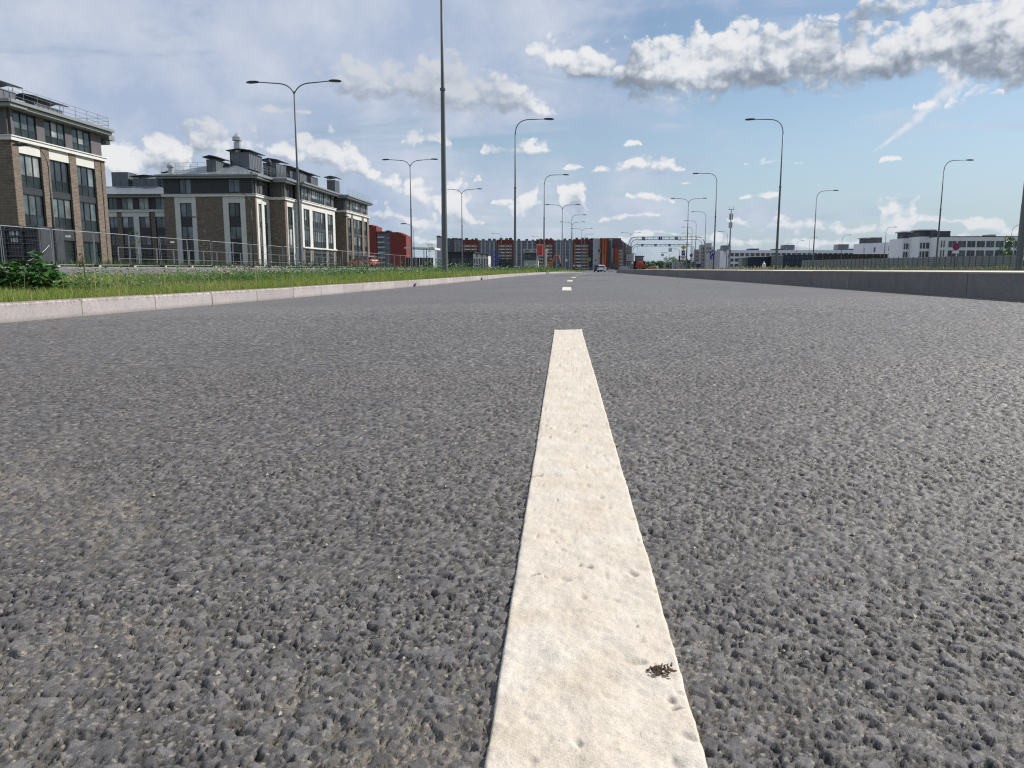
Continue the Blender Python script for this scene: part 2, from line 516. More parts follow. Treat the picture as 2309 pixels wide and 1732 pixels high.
def asphalt_mat(name, fine):
    m, g, b = new_mat(name)
    gp = g.n('ShaderNodeNewGeometry').outputs['Position']
    big = g.noise(gp, .55, 3, .5); med = g.noise(gp, 4.5, 4, .6)
    tone = g.m('ADD', g.ramp(big, .3, .7, .92, 1.08), g.ramp(med, .3, .7, -.07, .07))
    # long faint wheel tracks along the lane
    sp = g.n('ShaderNodeSeparateXYZ'); g.set(sp.inputs[0], gp)
    wt = g.m('COSINE', g.m('MULTIPLY', g.m('ADD', sp.outputs[0], .35), 3.6))
    tone = g.m('ADD', tone, g.m('MULTIPLY', wt, .022))
    edge = g.ramp(sp.outputs[0], -3.4, -1.6, 1., 0.)
    if fine:
        at = g.n('ShaderNodeAttribute', attribute_name='tone')
        base = g.v('MULTIPLY', at.outputs['Color'], g.comb(tone, tone, tone))
        gr = g.noise(gp, 900, 3, .7)
        f = g.ramp(gr, .3, .7, .62, 1.42)
        base = g.v('MULTIPLY', base, g.comb(f, f, f))
        bn = g.n('ShaderNodeBump'); bn.inputs['Strength'].default_value = 1.; bn.inputs['Distance'].default_value = .0011
        g.set(bn.inputs['Height'], g.noise(gp, 700, 4, .7)); g.set(b.inputs['Normal'], bn.outputs[0])
    else:
        v = g.vor(gp, 95, 'F1', out='Color')
        vs = g.n('ShaderNodeSeparateColor'); g.set(vs.inputs[0], v)
        vd = g.vor(gp, 95, 'F1')
        # grains seen edge-on merge into short streaks: lighter tops, dark gaps
        gr = g.noise(g.v('MULTIPLY', gp, (14, 3.0, 1)), 2.2, 5, .75)
        f = g.m('MULTIPLY', g.m('MULTIPLY', g.ramp(vs.outputs[0], 0, 1, .72, 1.28), g.ramp(gr, .25, .75, .78, 1.24)), tone)
        base = g.v('MULTIPLY', (.116, .109, .106), g.comb(f, f, f))
        bn = g.n('ShaderNodeBump'); bn.inputs['Strength'].default_value = .55; bn.inputs['Distance'].default_value = .004
        g.set(bn.inputs['Height'], g.m('MULTIPLY', vd, -1.)); g.set(b.inputs['Normal'], bn.outputs[0])
    # pale silt washed towards the left kerb
    silt = g.m('MULTIPLY', edge, g.ramp(g.noise(gp, 3.0, 5, .65), .40, .64, .05, .5))
    base = g.mix(silt, base, (.135, .118, .10))
    g.set(b.inputs['Base Color'], base)
    g.set(b.inputs['Roughness'], g.ramp(g.noise(gp, 260, 2, .6), .35, .65, .48, .72))
    b.inputs['Specular IOR Level'].default_value = .5
    return m


M = {}
M['asph_fine'] = asphalt_mat('asphalt_close', True)
M['asph'] = asphalt_mat('asphalt_far', False)

# ---- base road sheet (a little under the modelled aggregate)
ys = [-12, -4, 0, 2, 4, 5, 6, 6.95]
loft('road', [-12, -6, 0, 3, 6, 7.55], [(XL, lambda x, y: road_z(x, y) - .008), (lambda y: 0, lambda x, y: -.008), (XR, lambda x, y: road_z(x, y) - .008)], M['asph'])
def ylist(a, b, s0, grow):
    out = [a]; s = s0
    while out[-1] < b: out.append(out[-1] + s); s *= grow
    return out
yy = [7.2] + ylist(7.5, 300, .25, 1.035)
def lane(t): return lambda y: XL(y) * (1 - t) + XR(y) * t
loft('road', yy, [(lane(t / 8), lambda x, y: road_z(x, y) - .0006) for t in range(9)], M['asph'])
last = COL.objects[-1]
for q in range(9): last.data.vertices[q].co.z -= .008

# ---- close road surface: every stone of the aggregate is relief
def h2(ix, iy, k):
    a = (ix.astype(np.int64) * 374761393 + iy.astype(np.int64) * 668265263 + k * 2246822519) & 0xFFFFFFFF
    a = ((a ^ (a >> 13)) * 1274126177) & 0xFFFFFFFF
    a = a ^ (a >> 16)
    return (a & 0xFFFFFF).astype(np.float32) / 16777216.0


def cells(x, y, c, k, jit=.9):
    gx = x / c; gy = y / c
    ix = np.floor(gx).astype(np.int64); iy = np.floor(gy).astype(np.int64)
    F1 = np.full(x.shape, 9., np.float32); F2 = F1.copy(); cx = np.zeros_like(F1); cy = np.zeros_like(F1)
    bx = ix.copy(); by = iy.copy()
    for dx in (-1, 0, 1):
        for dy in (-1, 0, 1):
            jx = ix + dx; jy = iy + dy
            px = jx + .5 + jit * (h2(jx, jy, k) - .5); py = jy + .5 + jit * (h2(jx, jy, k + 1) - .5)
            d = np.sqrt((gx - px) ** 2 + (gy - py) ** 2).astype(np.float32)
            near = d < F1
            F2 = np.where(near, F1, np.minimum(F2, d))
            F1 = np.where(near, d, F1)
            bx = np.where(near, jx, bx); by = np.where(near, jy, by)
            cx = np.where(near, px, cx); cy = np.where(near, py, cy)
    return F1, F2, bx, by, (gx - cx) * c, (gy - cy) * c


def vnoise(x, y, c, k):
    gx = x / c; gy = y / c
    ix = np.floor(gx).astype(np.int64); iy = np.floor(gy).astype(np.int64)
    fx = gx - ix; fy = gy - iy
    fx = fx * fx * (3 - 2 * fx); fy = fy * fy * (3 - 2 * fy)
    a = h2(ix, iy, k); b = h2(ix + 1, iy, k); c_ = h2(ix, iy + 1, k); d = h2(ix + 1, iy + 1, k)
    return (a * (1 - fx) + b * fx) * (1 - fy) + (c_ * (1 - fx) + d * fx) * fy


def smooth01(t):
    t = np.clip(t, 0, 1); return t * t * (3 - 2 * t)


def asphalt_height(x, y):
    wx = x + (vnoise(x, y, .006, 50) - .5) * .004 + (vnoise(x, y, .0022, 52) - .5) * .0016
    wy = y + (vnoise(x, y, .006, 51) - .5) * .004 + (vnoise(x, y, .0022, 53) - .5) * .0016
    h = -.0042 - .0058 * smooth01((.56 - vnoise(x, y, .011, 61)) / .30) + vnoise(x, y, .0016, 60) * .0016
    tone = np.full(x.shape, .62, np.float32)
    for c, k, pres, t0, t1, drop in ((.0036, 10, .85, -.0046, -.0008, .0040), (.0066, 20, .76, -.0034, .0008, .0062), (.0128, 30, .36, -.0012, .0014, .0080)):
        F1, F2, bx, by, ox, oy = cells(wx, wy, c, k)
        p = h2(bx, by, k + 2) < pres
        e = np.clip(np.minimum((F2 - F1) / .17, (.80 - F1) / .12), 0, 1); e = 1 - (1 - e) ** 2
        top = t0 + (t1 - t0) * h2(bx, by, k + 3)
        tx = (h2(bx, by, k + 4) - .5) * .26; ty = (h2(bx, by, k + 5) - .5) * .26
        hh = top + tx * ox + ty * oy - drop * (1 - e) - .0003 * (F1 ** 2)
        hh = np.where(p, hh, -1)
        win = hh > h
        h = np.where(win, hh, h)
        tone = np.where(win, .66 + .80 * h2(bx, by, k + 6) ** 1.5, tone)
    h = h + (vnoise(x, y, .0011, 70) - .5) * .0007 + (vnoise(x, y, .0028, 71) - .5) * .0011
    low = (vnoise(x, y, .11, 80) - .5) * .0030 + (vnoise(x, y, .45, 81) - .5) * .004
    return h, tone, low


def grid_mesh(name, x0, x1, nx, ys_, m, hfun, zero_edge=False, skirt=.006):
    xs = np.linspace(x0, x1, nx, dtype=np.float64)
    X, Y = np.meshgrid(xs, np.asarray(ys_))
    sh = X.shape
    z, colr = hfun(X.ravel(), Y.ravel())
    Z = z.reshape(sh)
    if zero_edge: Z[0, :] -= .012
    ny = sh[0]
    me = bpy.data.meshes.new(name)
    co = np.stack([X.ravel(), Y.ravel(), Z.ravel()], 1).astype(np.float32)
    nv = co.shape[0]
    i = np.arange((ny - 1) * (nx - 1)); r = i // (nx - 1); c = i % (nx - 1)
    a = r * nx + c
    f = np.stack([a, a + 1, a + nx + 1, a + nx], 1).astype(np.int32)
    me.vertices.add(nv); me.vertices.foreach_set('co', co.ravel())
    me.loops.add(f.size); me.loops.foreach_set('vertex_index', f.ravel())
    me.polygons.add(len(f)); me.polygons.foreach_set('loop_start', np.arange(0, f.size, 4, dtype=np.int32))
    me.polygons.foreach_set('loop_total', np.full(len(f), 4, np.int32))
    me.polygons.foreach_set('use_smooth', np.ones(len(f), bool))
    me.update(calc_edges=True)
    at = me.attributes.new('tone', 'FLOAT_COLOR', 'POINT')
    at.data.foreach_set('color', colr.astype(np.float32).ravel())
    me.materials.append(m)
    return me


def road_fn(x, y):
    h, tone, low = asphalt_height(x, y)
    fd = 1 - smooth01((y - 5.2) / 2.2)
    h = np.where(y > 5.2, h * fd - .0001 * (1 - fd), h)
    z = h + low * fd + .02 * x
    # dust: pale sand lying in the gaps, in patches
    patch = vnoise(x, y, .35, 90) * .6 + vnoise(x, y, .09, 91) * .4 + np.clip((-.15 - x) * .25, -.1, .12) + np.clip((.9 - y) * .2, -.2, .06)
    dust = smooth01((-.0020 - h) / .002) * smooth01((patch - .60) / .24)
    dust2 = smooth01((patch - .84) / .12) * .4
    dd = np.clip(np.maximum(dust * .85, dust2 * smooth01((.0004 - h) / .0016)), 0, 1)[:, None]
    binder = (1 - .84 * smooth01((-.0012 - h) / .0030))[:, None]
    stone = np.array([.121, .1135, .1085]) * tone[:, None] * binder
    g1 = h2(np.floor(x / .0023).astype(np.int64), np.floor(y / .0023).astype(np.int64), 97)
    pale = ((g1 > .925) & (h < .0004))[:, None]
    stone = np.where(pale, np.array([.29, .262, .215]), stone)
    warm = (vnoise(x, y, .012, 95) - .5)[:, None] * np.array([.010, .003, -.006])
    c = (stone + warm) * (1 - dd) + np.array([.33, .285, .215]) * dd
    c = np.clip(c, .01, 1)
    return z, np.concatenate([c, np.ones((len(x), 1))], 1)


def rows(a, b, k):
    """row spacing follows the distance so that the relief stays equally fine to the eye"""
    out = [a]
    while out[-1] < b: out.append(out[-1] + max(.0011, k * (out[-1] ** 2 + .1)))
    return out


close = empty('road'); close['kind'] = 'structure'
for (ya, yb, xa, xb, dx, dy) in ((.34, .72, -.66, .60, .0014, .0017), (.72, 1.3, -1.12, 1.0, .0024, .0029), (1.3, 2.5, -2.05, 1.8, .0039, .0053), (2.5, 4.6, -3.55, 3.1, .0072, .011), (4.6, 7.7, -4.45, 3.80, .013, .020),
                                 (.34, .72, -2.3, -.65, .009, .009), (.34, .72, .59, 2.3, .009, .009), (.72, 1.3, -2.3, -1.11, .009, .009), (.72, 1.3, .99, 2.3, .009, .009), (1.3, 2.5, -3.4, -2.03, .010, .010), (1.3, 2.5, 1.78, 3.4, .010, .010), (2.5, 4.6, -4.3, -3.53, .012, .014), (2.5, 4.6, 3.08, 3.78, .012, .014)):
    rr = list(np.arange(ya, yb + (.02 + .03 * yb if yb < 7 else 0), dy))
    me = grid_mesh('aggregate', xa, xb, int((xb - xa) / dx), ([rr[0] - dy] + rr) if ya > .5 else rr, M['asph_fine'], road_fn, ya > .5)
    add_obj('aggregate', me, close, 'stuff')

# ================================================================== lane marking
def marking_mat():
    m, g, b = new_mat('marking_paint')
    gp = g.n('ShaderNodeNewGeometry').outputs['Position']
    at = g.n('ShaderNodeAttribute', attribute_name='tone').outputs['Color']
    n1 = g.noise(gp, 14, 5, .6); n2 = g.noise(gp, 420, 3, .7)
    c = g.mix(g.ramp(n1, .38, .66), (.66, .60, .51), (.60, .52, .41))
    c = g.v('MULTIPLY', c, at)
    f = g.ramp(n2, .3, .7, .86, 1.1)
    c = g.v('MULTIPLY', c, g.comb(f, f, f))
    sp = g.vor(gp, 70, 'F1')
    dots = g.m('MULTIPLY', g.m('LESS_THAN', sp, .035), g.m('GREATER_THAN', g.noise(gp, 33, 2), .60))
    c = g.mix(dots, c, (.10, .07, .05))
    g.set(b.inputs['Base Color'], c)
    b.inputs['Roughness'].default_value = .7; b.inputs['Specular IOR Level'].default_value = .35
    bn = g.n('ShaderNodeBump'); bn.inputs['Strength'].default_value = .8; bn.inputs['Distance'].default_value = .0009
    g.set(bn.inputs['Height'], g.noise(gp, 600, 3, .65)); g.set(b.inputs['Normal'], bn.outputs[0])
    return m


M['paint'] = marking_mat()


def marking_fn(xc, y0, y1, w=.15):
    def fn(x, y):
        low = (vnoise(x, y, .11, 80) - .5) * .0030 + (vnoise(x, y, .45, 81) - .5) * .004
        z = .0034 + (vnoise(x, y, .030, 110) - .5) * .0026 + (vnoise(x, y, .013, 111) - .5) * .0016 + (vnoise(x, y, .006, 113) - .5) * .0008 + (vnoise(x, y, .0030, 112) - .5) * .0006
        wx_ = x + (vnoise(x, y, .012, 150) - .5) * .016; wy_ = y + (vnoise(x, y, .012, 151) - .5) * .016
        F1, F2, bx, by, ox, oy = cells(wx_, wy_ * 1.1, .034, 120)
        on = h2(bx, by, 122) < .6
        rad = .10 + .20 * h2(bx, by, 123)
        pit = np.where(on, smooth01(1 - F1 / rad), 0) * (.0009 + .0026 * h2(bx, by, 124) ** 2)
        G1, G2, cx, cy, ox2, oy2 = cells(wx_, wy_, .10, 130)
        hole = np.where(h2(cx, cy, 132) < .45, smooth01(1 - G1 / (.03 + .05 * h2(cx, cy, 133))), 0)
        z = z - pit - hole * .0030
        wob = (vnoise(y, x * 0, .02, 140) - .5) * .0006 + (vnoise(y, x * 0, .006, 141) - .5) * .0007
        wob2 = (vnoise(y, x * 0, .022, 142) - .5) * .0006 + (vnoise(y, x * 0, .007, 143) - .5) * .0007
        x, y = x, y
        e = np.minimum(np.minimum(x - (xc - w / 2) - wob, (xc + w / 2) - wob2 - x), np.minimum(y - y0 - .002, y1 - .002 - y))
        z = z * smooth01(e / .0022) - .0050 * (1 - smooth01(e / .0022)) - .0008 * smooth01(1 - e / .006)
        z = z + low + .02 * x
        c = 1 - .55 * smooth01(hole * 1.3) - .10 * np.clip(pit / .002, 0, 1)
        c = np.stack([c, c * (1 - .03 * hole), c * (1 - .08 * hole), np.ones_like(c)], 1)
        return z, c
    return fn


mk = empty('lane_marking'); mk['kind'] = 'structure'
r0 = rows(.30, 4.075, .0050)
add_obj('marking_dash', grid_mesh('marking_dash', .025 - .080, .025 + .080, 128, r0, M['paint'], marking_fn(.025, .28, 4.072)), mk)
M['paint_far'] = mat('marking_paint_far', (.66, .62, .54), .7, var=.12, scale=9)
for (xm, ya, yb, tilt) in ((.045, 11.7, 13.85, .004), (.155, 20.2, 22.3, .012), (.36, 28.9, 31.1, .02), (.62, 37.6, 39.8, .035), (.98, 46.3, 48.5, .05), (1.45, 55, 57.2, .055), (2.0, 64, 66.2, .06)):
    mb = MB(); s = (yb - ya) * tilt
    zz = [road_z(xm, ya) + .003, road_z(xm, yb) + .003]
    mb.hull8([(xm - .075, ya, zz[0] - .004), (xm + .075, ya, zz[0] - .004), (xm + .075 + s, yb, zz[1] - .004), (xm - .075 + s, yb, zz[1] - .004)],
             [(xm - .075, ya, zz[0]), (xm + .075, ya, zz[0]), (xm + .075 + s, yb, zz[1]), (xm - .075 + s, yb, zz[1])])
    mb.build('marking_dash', M['paint_far'], mk)

# ================================================================== kerbs
def granite(name, c1, c2, stain):
    m, g, b = new_mat(name)
    gp = g.n('ShaderNodeNewGeometry').outputs['Position']
    n1 = g.noise(gp, 5, 5, .65); n2 = g.noise(gp, 160, 3, .7); n3 = g.noise(gp, 38, 4, .6)
    c = g.mix(g.ramp(n1, .35, .65), c1, c2)
    f = g.m('MULTIPLY', g.ramp(n2, .3, .7, .78, 1.2), g.ramp(n3, .3, .7, .9, 1.1))
    oi = g.n('ShaderNodeObjectInfo').outputs['Random']
    f = g.m('MULTIPLY', f, g.ramp(oi, 0, 1, .90, 1.08))
    c = g.v('MULTIPLY', c, g.comb(f, f, f))
    # rust-brown drips under the top edge
    sp = g.n('ShaderNodeSeparateXYZ'); g.set(sp.inputs[0], gp)
    drip = g.noise(g.v('MULTIPLY', gp, (1, 1, .18)), 20, 4, .75)
    hgt = g.m('SUBTRACT', sp.outputs[2], g.m('MULTIPLY', sp.outputs[0], .02))
    zone = g.ramp(hgt, stain[0], stain[1], 0, 1)
    sm = g.ramp(g.m('ADD', drip, g.m('MULTIPLY', zone, .26)), .62, .76)
    sm = g.m('MULTIPLY', sm, zone)
    c = g.mix(g.m('MULTIPLY', sm, .75), c, (.17, .10, .065))
    low = g.ramp(hgt, .0, .035, .55, 0)
    c = g.mix(low, c, (.17, .155, .135))
    g.set(b.inputs['Base Color'], c); b.inputs['Roughness'].default_value = .75
    bn = g.n('ShaderNodeBump'); bn.inputs['Distance'].default_value = .002; bn.inputs['Strength'].default_value = .8
    g.set(bn.inputs['Height'], g.noise(gp, 110, 4, .65)); g.set(b.inputs['Normal'], bn.outputs[0])
    return m


M['kerb_l'] = granite('pink_granite', (.47, .42, .41), (.40, .37, .365), (.085, .15))
M['kerb_r'] = granite('grey_granite', (.19, .182, .178), (.15, .147, .148), (.14, .23))
M['mortar'] = mat('mortar', (.33, .33, .28), .9, var=.15, scale=20)
kl = empty('left_kerb'); kl['kind'] = 'structure'
kr = empty('right_kerb'); kr['kind'] = 'structure'


def kerb_run(root, fx, m, ya, yb, wid, ht, sgn, zf, ends):
    y = ya; i = 0
    while y < yb:
        L = ends(y)
        y2 = min(y + L, yb)
        gap = .020 if sgn < 0 else .009
        x0, x1 = fx(y), fx(y2)
        z0, z1 = zf(x0, y), zf(x1, y2)
        t = ht + (random.random() - .5) * .005
        jx = (random.random() - .5) * .006
        dxy = (x1 - x0) / (y2 - y)
        mb = MB()
        bv = .014
        def sec(x, yq, z):
            a = x + jx
            return [(a, yq, z - .06), (a, yq, z + t - bv), (a + sgn * bv, yq, z + t), (a + sgn * wid, yq, z + t), (a + sgn * wid, yq, z - .06)]
        n = max(1, int(L / .5))
        secs = []
        for q in range(n + 1):
            f = q / n
            yq = y + gap / 2 + (y2 - y - gap) * f
            secs.append(sec(x0 + (x1 - x0) * f, yq, z0 + (z1 - z0) * f))
        for s_ in secs: mb.v += s_
        for q in range(n):
            for k in range(4):
                a = q * 5 + k; fq = (a, a + 5, a + 6, a + 1)
                mb.f.append(fq if sgn < 0 else fq[::-1])
        mb.f.append((0, 1, 2, 3, 4)); mb.f.append(tuple(n * 5 + k for k in (4, 3, 2, 1, 0)))
        mb.build('kerb_stone', m, root)
        if y2 < 32:
            w = .010 if i % 2 else .016
            e = x1 + sgn * (.004 if y2 < 14 else .002) if sgn < 0 or i % 3 else x1 - .003
            MB().box(min(e, x1 + sgn * wid), max(e, x1 + sgn * wid), y2 - w / 2, y2 + w / 2, z1 - .05, z1 + ht - .006).build('mortar_joint', M['mortar'], root)
        y = y2; i += 1


def l_end(y): return 1.0 if y < 30 else (2.0 if y < 60 else 6.)
kerb_run(kl, XL, M['kerb_l'], -4.7, 180, .16, KZ, -1, lambda x, y: road_z(x, y), l_end)
kerb_run(kr, XR, M['kerb_r'], -4.6, 55, .22, .228, 1, lambda x, y: .02 * x, lambda y: 1.5 if y < 30 else 2.5)
kerb_run(kr, XR, M['kerb_r'], 55, 62, .22, .228, 1, lambda x, y: .02 * 3.75, lambda y: 1.)

# ================================================================== ground either side
M['grass_soil'] = mat('verge_soil', (.085, .10, .035), .95, var=.35, scale=3, bump=.02, bscale=20)
M['street'] = mat('street_asphalt', (.13, .128, .125), .75, var=.12, scale=1.5, bump=.003, bscale=90)
M['paving'] = mat('median_paving', (.58, .56, .53), .8, var=.10, scale=4, bump=.002, bscale=60)
M['yard'] = mat('yard_ground', (.10, .105, .055), .95, var=.3, scale=.8, bump=.03, bscale=6)
yv = ylist(-12, 300, 1.0, 1.05)
loft('verge_ground', yv, [(lambda y: XE(y), verge_z), (lambda y: XE(y) * .66 + XL(y) * .33, verge_z), (lambda y: XE(y) * .3 + XL(y) * .7, verge_z), (lambda y: XL(y) - .15, verge_z)], M['grass_soil'])
loft('side_street', yv, [(lambda y: XF(y), lambda x, y: street_z(x, y) + .004), (lambda y: XE(y) + .02, lambda x, y: street_z(x, y) + .004)], M['street'])
M['kerb_pale'] = mat('pale_kerb', (.20, .195, .185), .8, var=.12, scale=6)
for nm, fx in (('street_kerb', lambda y: XE(y)),):
    loft(nm, yv, [(lambda y: fx(y) - .02, lambda x, y: .05), (lambda y: fx(y) - .01, lambda x, y: .115), (lambda y: fx(y) + .15, lambda x, y: .12), (lambda y: fx(y) + .17, lambda x, y: .0)], M['kerb_pale'], smooth=False)
loft('street_kerb', yv, [(lambda y: XF(y) - .20, lambda x, y: .36), (lambda y: XF(y) - .18, lambda x, y: .42), (lambda y: XF(y) - .02, lambda x, y: .42), (lambda y: XF(y), lambda x, y: .33)], M['kerb_pale'], smooth=False)
loft('street_line', yv, [(lambda y: XF(y) + 1.2, lambda x, y: street_z(x, y) + .009), (lambda y: XF(y) + 1.38, lambda x, y: street_z(x, y) + .009)], M['paint_far'])
loft('yard', yv, [(lambda y: -160, lambda x, y: .52), (lambda y: -46, lambda x, y: .52), (lambda y: XF(y) - .15, lambda x, y: .37)], M['yard'])
# light paved median behind the right kerb, then rough grass
def med_x(y): return 7.6 + .02 * y
zr = .02 * 3.78 + .226
loft('paved_median', [q for q in yv if q < 54.5] + [54.9], [(lambda y: XR(y) + .215, lambda x, y: zr), (med_x, lambda x, y: zr + .004)], M['paving'])
loft('rough_ground', yv, [(lambda y: (med_x(y) if y < 55 else XR(y) + .25), lambda x, y: zr - .004), (lambda y: 25 + .05 * y, lambda x, y: zr + .0), (lambda y: 60 + .2 * y, lambda x, y: zr + .02), (lambda y: 400, lambda x, y: zr)], M['yard'])
# everything beyond, out to the horizon
M['plain'] = mat('distant_plain', (.11, .12, .07), .95, var=.2, scale=.02)
mb = MB(); mb.quad((-6000, -600, -.9), (6000, -600, -.9), (6000, 9000, -.9), (-6000, 9000, -.9)); mb.build('ground', M['plain'], None, 'structure')
mb = MB(); mb.quad((-400, 299, -.62), (500, 299, -.62), (500, 1200, -.62), (-400, 1200, -.62)); mb.build('far_road', M['street'], None, 'structure')

# heat-shimmer reflection far ahead, painted as a dark strip across the lane
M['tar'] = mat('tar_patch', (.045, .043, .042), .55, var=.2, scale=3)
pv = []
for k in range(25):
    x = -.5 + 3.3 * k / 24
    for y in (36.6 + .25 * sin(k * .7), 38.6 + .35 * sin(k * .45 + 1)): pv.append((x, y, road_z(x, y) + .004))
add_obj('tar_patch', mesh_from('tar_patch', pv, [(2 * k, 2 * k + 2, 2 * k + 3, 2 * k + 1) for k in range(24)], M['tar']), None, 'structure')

# ================================================================== building materials
def brickmat(name, c1, c2, along):
    """long thin clinker bricks; `along` is the axis the wall runs along"""
    m, g, b = new_mat(name)
    gp = g.n('ShaderNodeNewGeometry').outputs['Position']
    sp = g.n('ShaderNodeSeparateXYZ'); g.set(sp.inputs[0], gp)
    u = g.m('ADD', sp.outputs[0], sp.outputs[1])
    v = g.comb(u, sp.outputs[2], 0.)
    br = g.n('ShaderNodeTexBrick'); g.set(br.inputs['Vector'], v)
    br.inputs['Scale'].default_value = 1.0
    br.inputs['Brick Width'].default_value = .62; br.inputs['Row Height'].default_value = .125
    br.inputs['Mortar Size'].default_value = .012; br.inputs['Mortar Smooth'].default_value = .3
    br.inputs['Color1'].default_value = tuple(c1) + (1,); br.inputs['Color2'].default_value = tuple(c2) + (1,)
    br.inputs['Mortar'].default_value = (c1[0] * .5, c1[1] * .5, c1[2] * .5, 1)
    n = g.noise(gp, 2.2, 5, .65)
    f = g.ramp(n, .3, .7, .82, 1.18)
    g.set(b.inputs['Base Color'], g.v('MULTIPLY', br.outputs[0], g.comb(f, f, f)))
    b.inputs['Roughness'].default_value = .85
    bn = g.n('ShaderNodeBump'); bn.inputs['Distance'].default_value = .012; bn.inputs['Strength'].default_value = 1
    g.set(bn.inputs['Height'], g.m('SUBTRACT', 1, br.outputs['Fac'])); g.set(b.inputs['Normal'], bn.outputs[0])
    return m


def slatmat(name, col, pitch=.28, rough=.55, vertical=False):
    m, g, b = new_mat(name)
    gp = g.n('ShaderNodeNewGeometry').outputs['Position']
    sp = g.n('ShaderNodeSeparateXYZ'); g.set(sp.inputs[0], gp)
    q = g.m('ADD', sp.outputs[0], sp.outputs[1]) if vertical else sp.outputs[2]
    w = g.m('FRACT', g.m('DIVIDE', q, pitch))
    line = g.m('LESS_THAN', w, .10)
    f = g.m('MULTIPLY', g.m('SUBTRACT', 1, g.m('MULTIPLY', line, .45)), g.ramp(g.noise(gp, 1.3, 4, .6), .3, .7, .88, 1.12))
    g.set(b.inputs['Base Color'], g.v('MULTIPLY', tuple(col), g.comb(f, f, f)))
    b.inputs['Roughness'].default_value = rough
    bn = g.n('ShaderNodeBump'); bn.inputs['Distance'].default_value = .02
    g.set(bn.inputs['Height'], w); g.set(b.inputs['Normal'], bn.outputs[0])
    return m


def glassmat(name, col, rough=.06, spec=.9):
    m, g, b = new_mat(name)
    gp = g.n('ShaderNodeNewGeometry').outputs['Position']
    n = g.noise(gp, .7, 3, .6)
    f = g.ramp(n, .35, .65, .55, 1.35)
    oi = g.n('ShaderNodeObjectInfo').outputs['Random']
    f = g.m('MULTIPLY', f, g.ramp(oi, 0, 1, .5, 1.5))
    g.set(b.inputs['Base Color'], g.v('MULTIPLY', tuple(col), g.comb(f, f, f)))
    b.inputs['Roughness'].default_value = rough; b.inputs['Specular IOR Level'].default_value = spec
    bn = g.n('ShaderNodeBump'); bn.inputs['Distance'].default_value = .004; bn.inputs['Strength'].default_value = .6
    g.set(bn.inputs['Height'], g.noise(gp, 1.6, 2, .5)); g.set(b.inputs['Normal'], bn.outputs[0])
    return m


M['brick'] = brickmat('clinker_brick', (.235, .188, .148), (.17, .135, .105), 'y')
M['render_w'] = mat('white_render', (.66, .65, .61), .85, var=.07, scale=.9, bump=.002, bscale=40)
M['cornice'] = mat('white_cornice', (.70, .69, .65), .8, var=.06, scale=1.2)
M['slat'] = slatmat('dark_slat_cladding', (.042, .046, .054))
M['panel'] = mat('grey_violet_panel', (.115, .105, .11), .6, var=.08, scale=1.1)
M['eave'] = mat('pale_metal_eave', (.27, .285, .28), .45, metal=.2, var=.06, scale=.8)
M['roofm'] = slatmat('standing_seam_roof', (.20, .225, .245), .5, .38, vertical=True)
M['ventm'] = slatmat('vent_metal', (.13, .145, .16), .42, .45, vertical=True)
M['frame'] = mat('black_window_frame', (.018, .019, .022), .4)
M['core'] = mat('dark_interior', (.02, .022, .026), .7)
M['glass'] = glassmat('window_glass', (.11, .145, .155), .08, .5)
M['glass_lo'] = glassmat('tinted_glass', (.022, .034, .038), .3, .3)
M['glass_b'] = glassmat('curtained_glass', (.27, .29, .285), .12, .5)
M['glass_d'] = glassmat('dark_glass', (.03, .042, .05), .05, .7)
M['galv'] = mat('galvanised_steel', (.30, .32, .33), .42, metal=.65, var=.12, scale=4)
M['galv_l'] = mat('bright_galvanised', (.46, .48, .48), .38, metal=.35, var=.1, scale=4)
M['pole'] = mat('lamp_pole_paint', (.12, .132, .135), .55, metal=.1, var=.1, scale=2.5, stretch=(1, 1, .2))
M['dark'] = mat('dark_metal', (.03, .032, .036), .45, metal=.2, var=.15, scale=4)
M['concrete'] = mat('concrete', (.30, .29, .27), .9, var=.2, scale=5, bump=.004, bscale=60)
M['concrete_d'] = mat('dark_rubber', (.035, .034, .033), .85, var=.2, scale=8)
M['whitep'] = mat('white_plastic', (.72, .72, .70), .5, var=.05, scale=5)
M['red'] = mat('red_cladding', (.19, .030, .022), .75, var=.10, scale=.25)
M['orange'] = mat('orange_cladding', (.42, .13, .04), .75, var=.1, scale=.25)
M['ochre'] = mat('ochre_cladding', (.30, .19, .085), .75, var=.1, scale=.25)
M['greyc'] = mat('grey_cladding', (.21, .22, .24), .75, var=.1, scale=.25)
M['greyl'] = mat('light_grey_cladding', (.42, .42, .43), .75, var=.08, scale=.25)
M['greyd'] = mat('dark_grey_cladding', (.085, .09, .105), .7, var=.1, scale=.3)
M['plum'] = mat('plum_cladding', (.10, .065, .075), .75, var=.1, scale=.3)
M['beige'] = mat('beige_balcony', (.62, .59, .55), .7, var=.08, scale=.4)
M['bwin'] = glassmat('far_window_glass', (.05, .06, .072), .12, .7)
M['brownc'] = mat('brown_recess', (.17, .13, .115), .75, var=.1, scale=.3)
M['wwall'] = mat('white_far_wall', (.80, .80, .81), .8, var=.06, scale=.15)


# ================================================================== facade kit
class Face:
    """a vertical wall plane: axis 'X' looks along +X, axis 'Y' looks along -Y"""
    def __init__(s, parent, axis, o): s.p, s.a, s.o = parent, axis, o
    def box(s, name, m, s0, s1, n0, n1, z0, z1, parent=None):
        p = s.p if parent is None else parent
        if s.a == 'X': return box(p, name, m, s.o + n0, s.o + n1, s0, s1, z0, z1)
        return box(p, name, m, s0, s1, s.o - n1, s.o - n0, z0, z1)


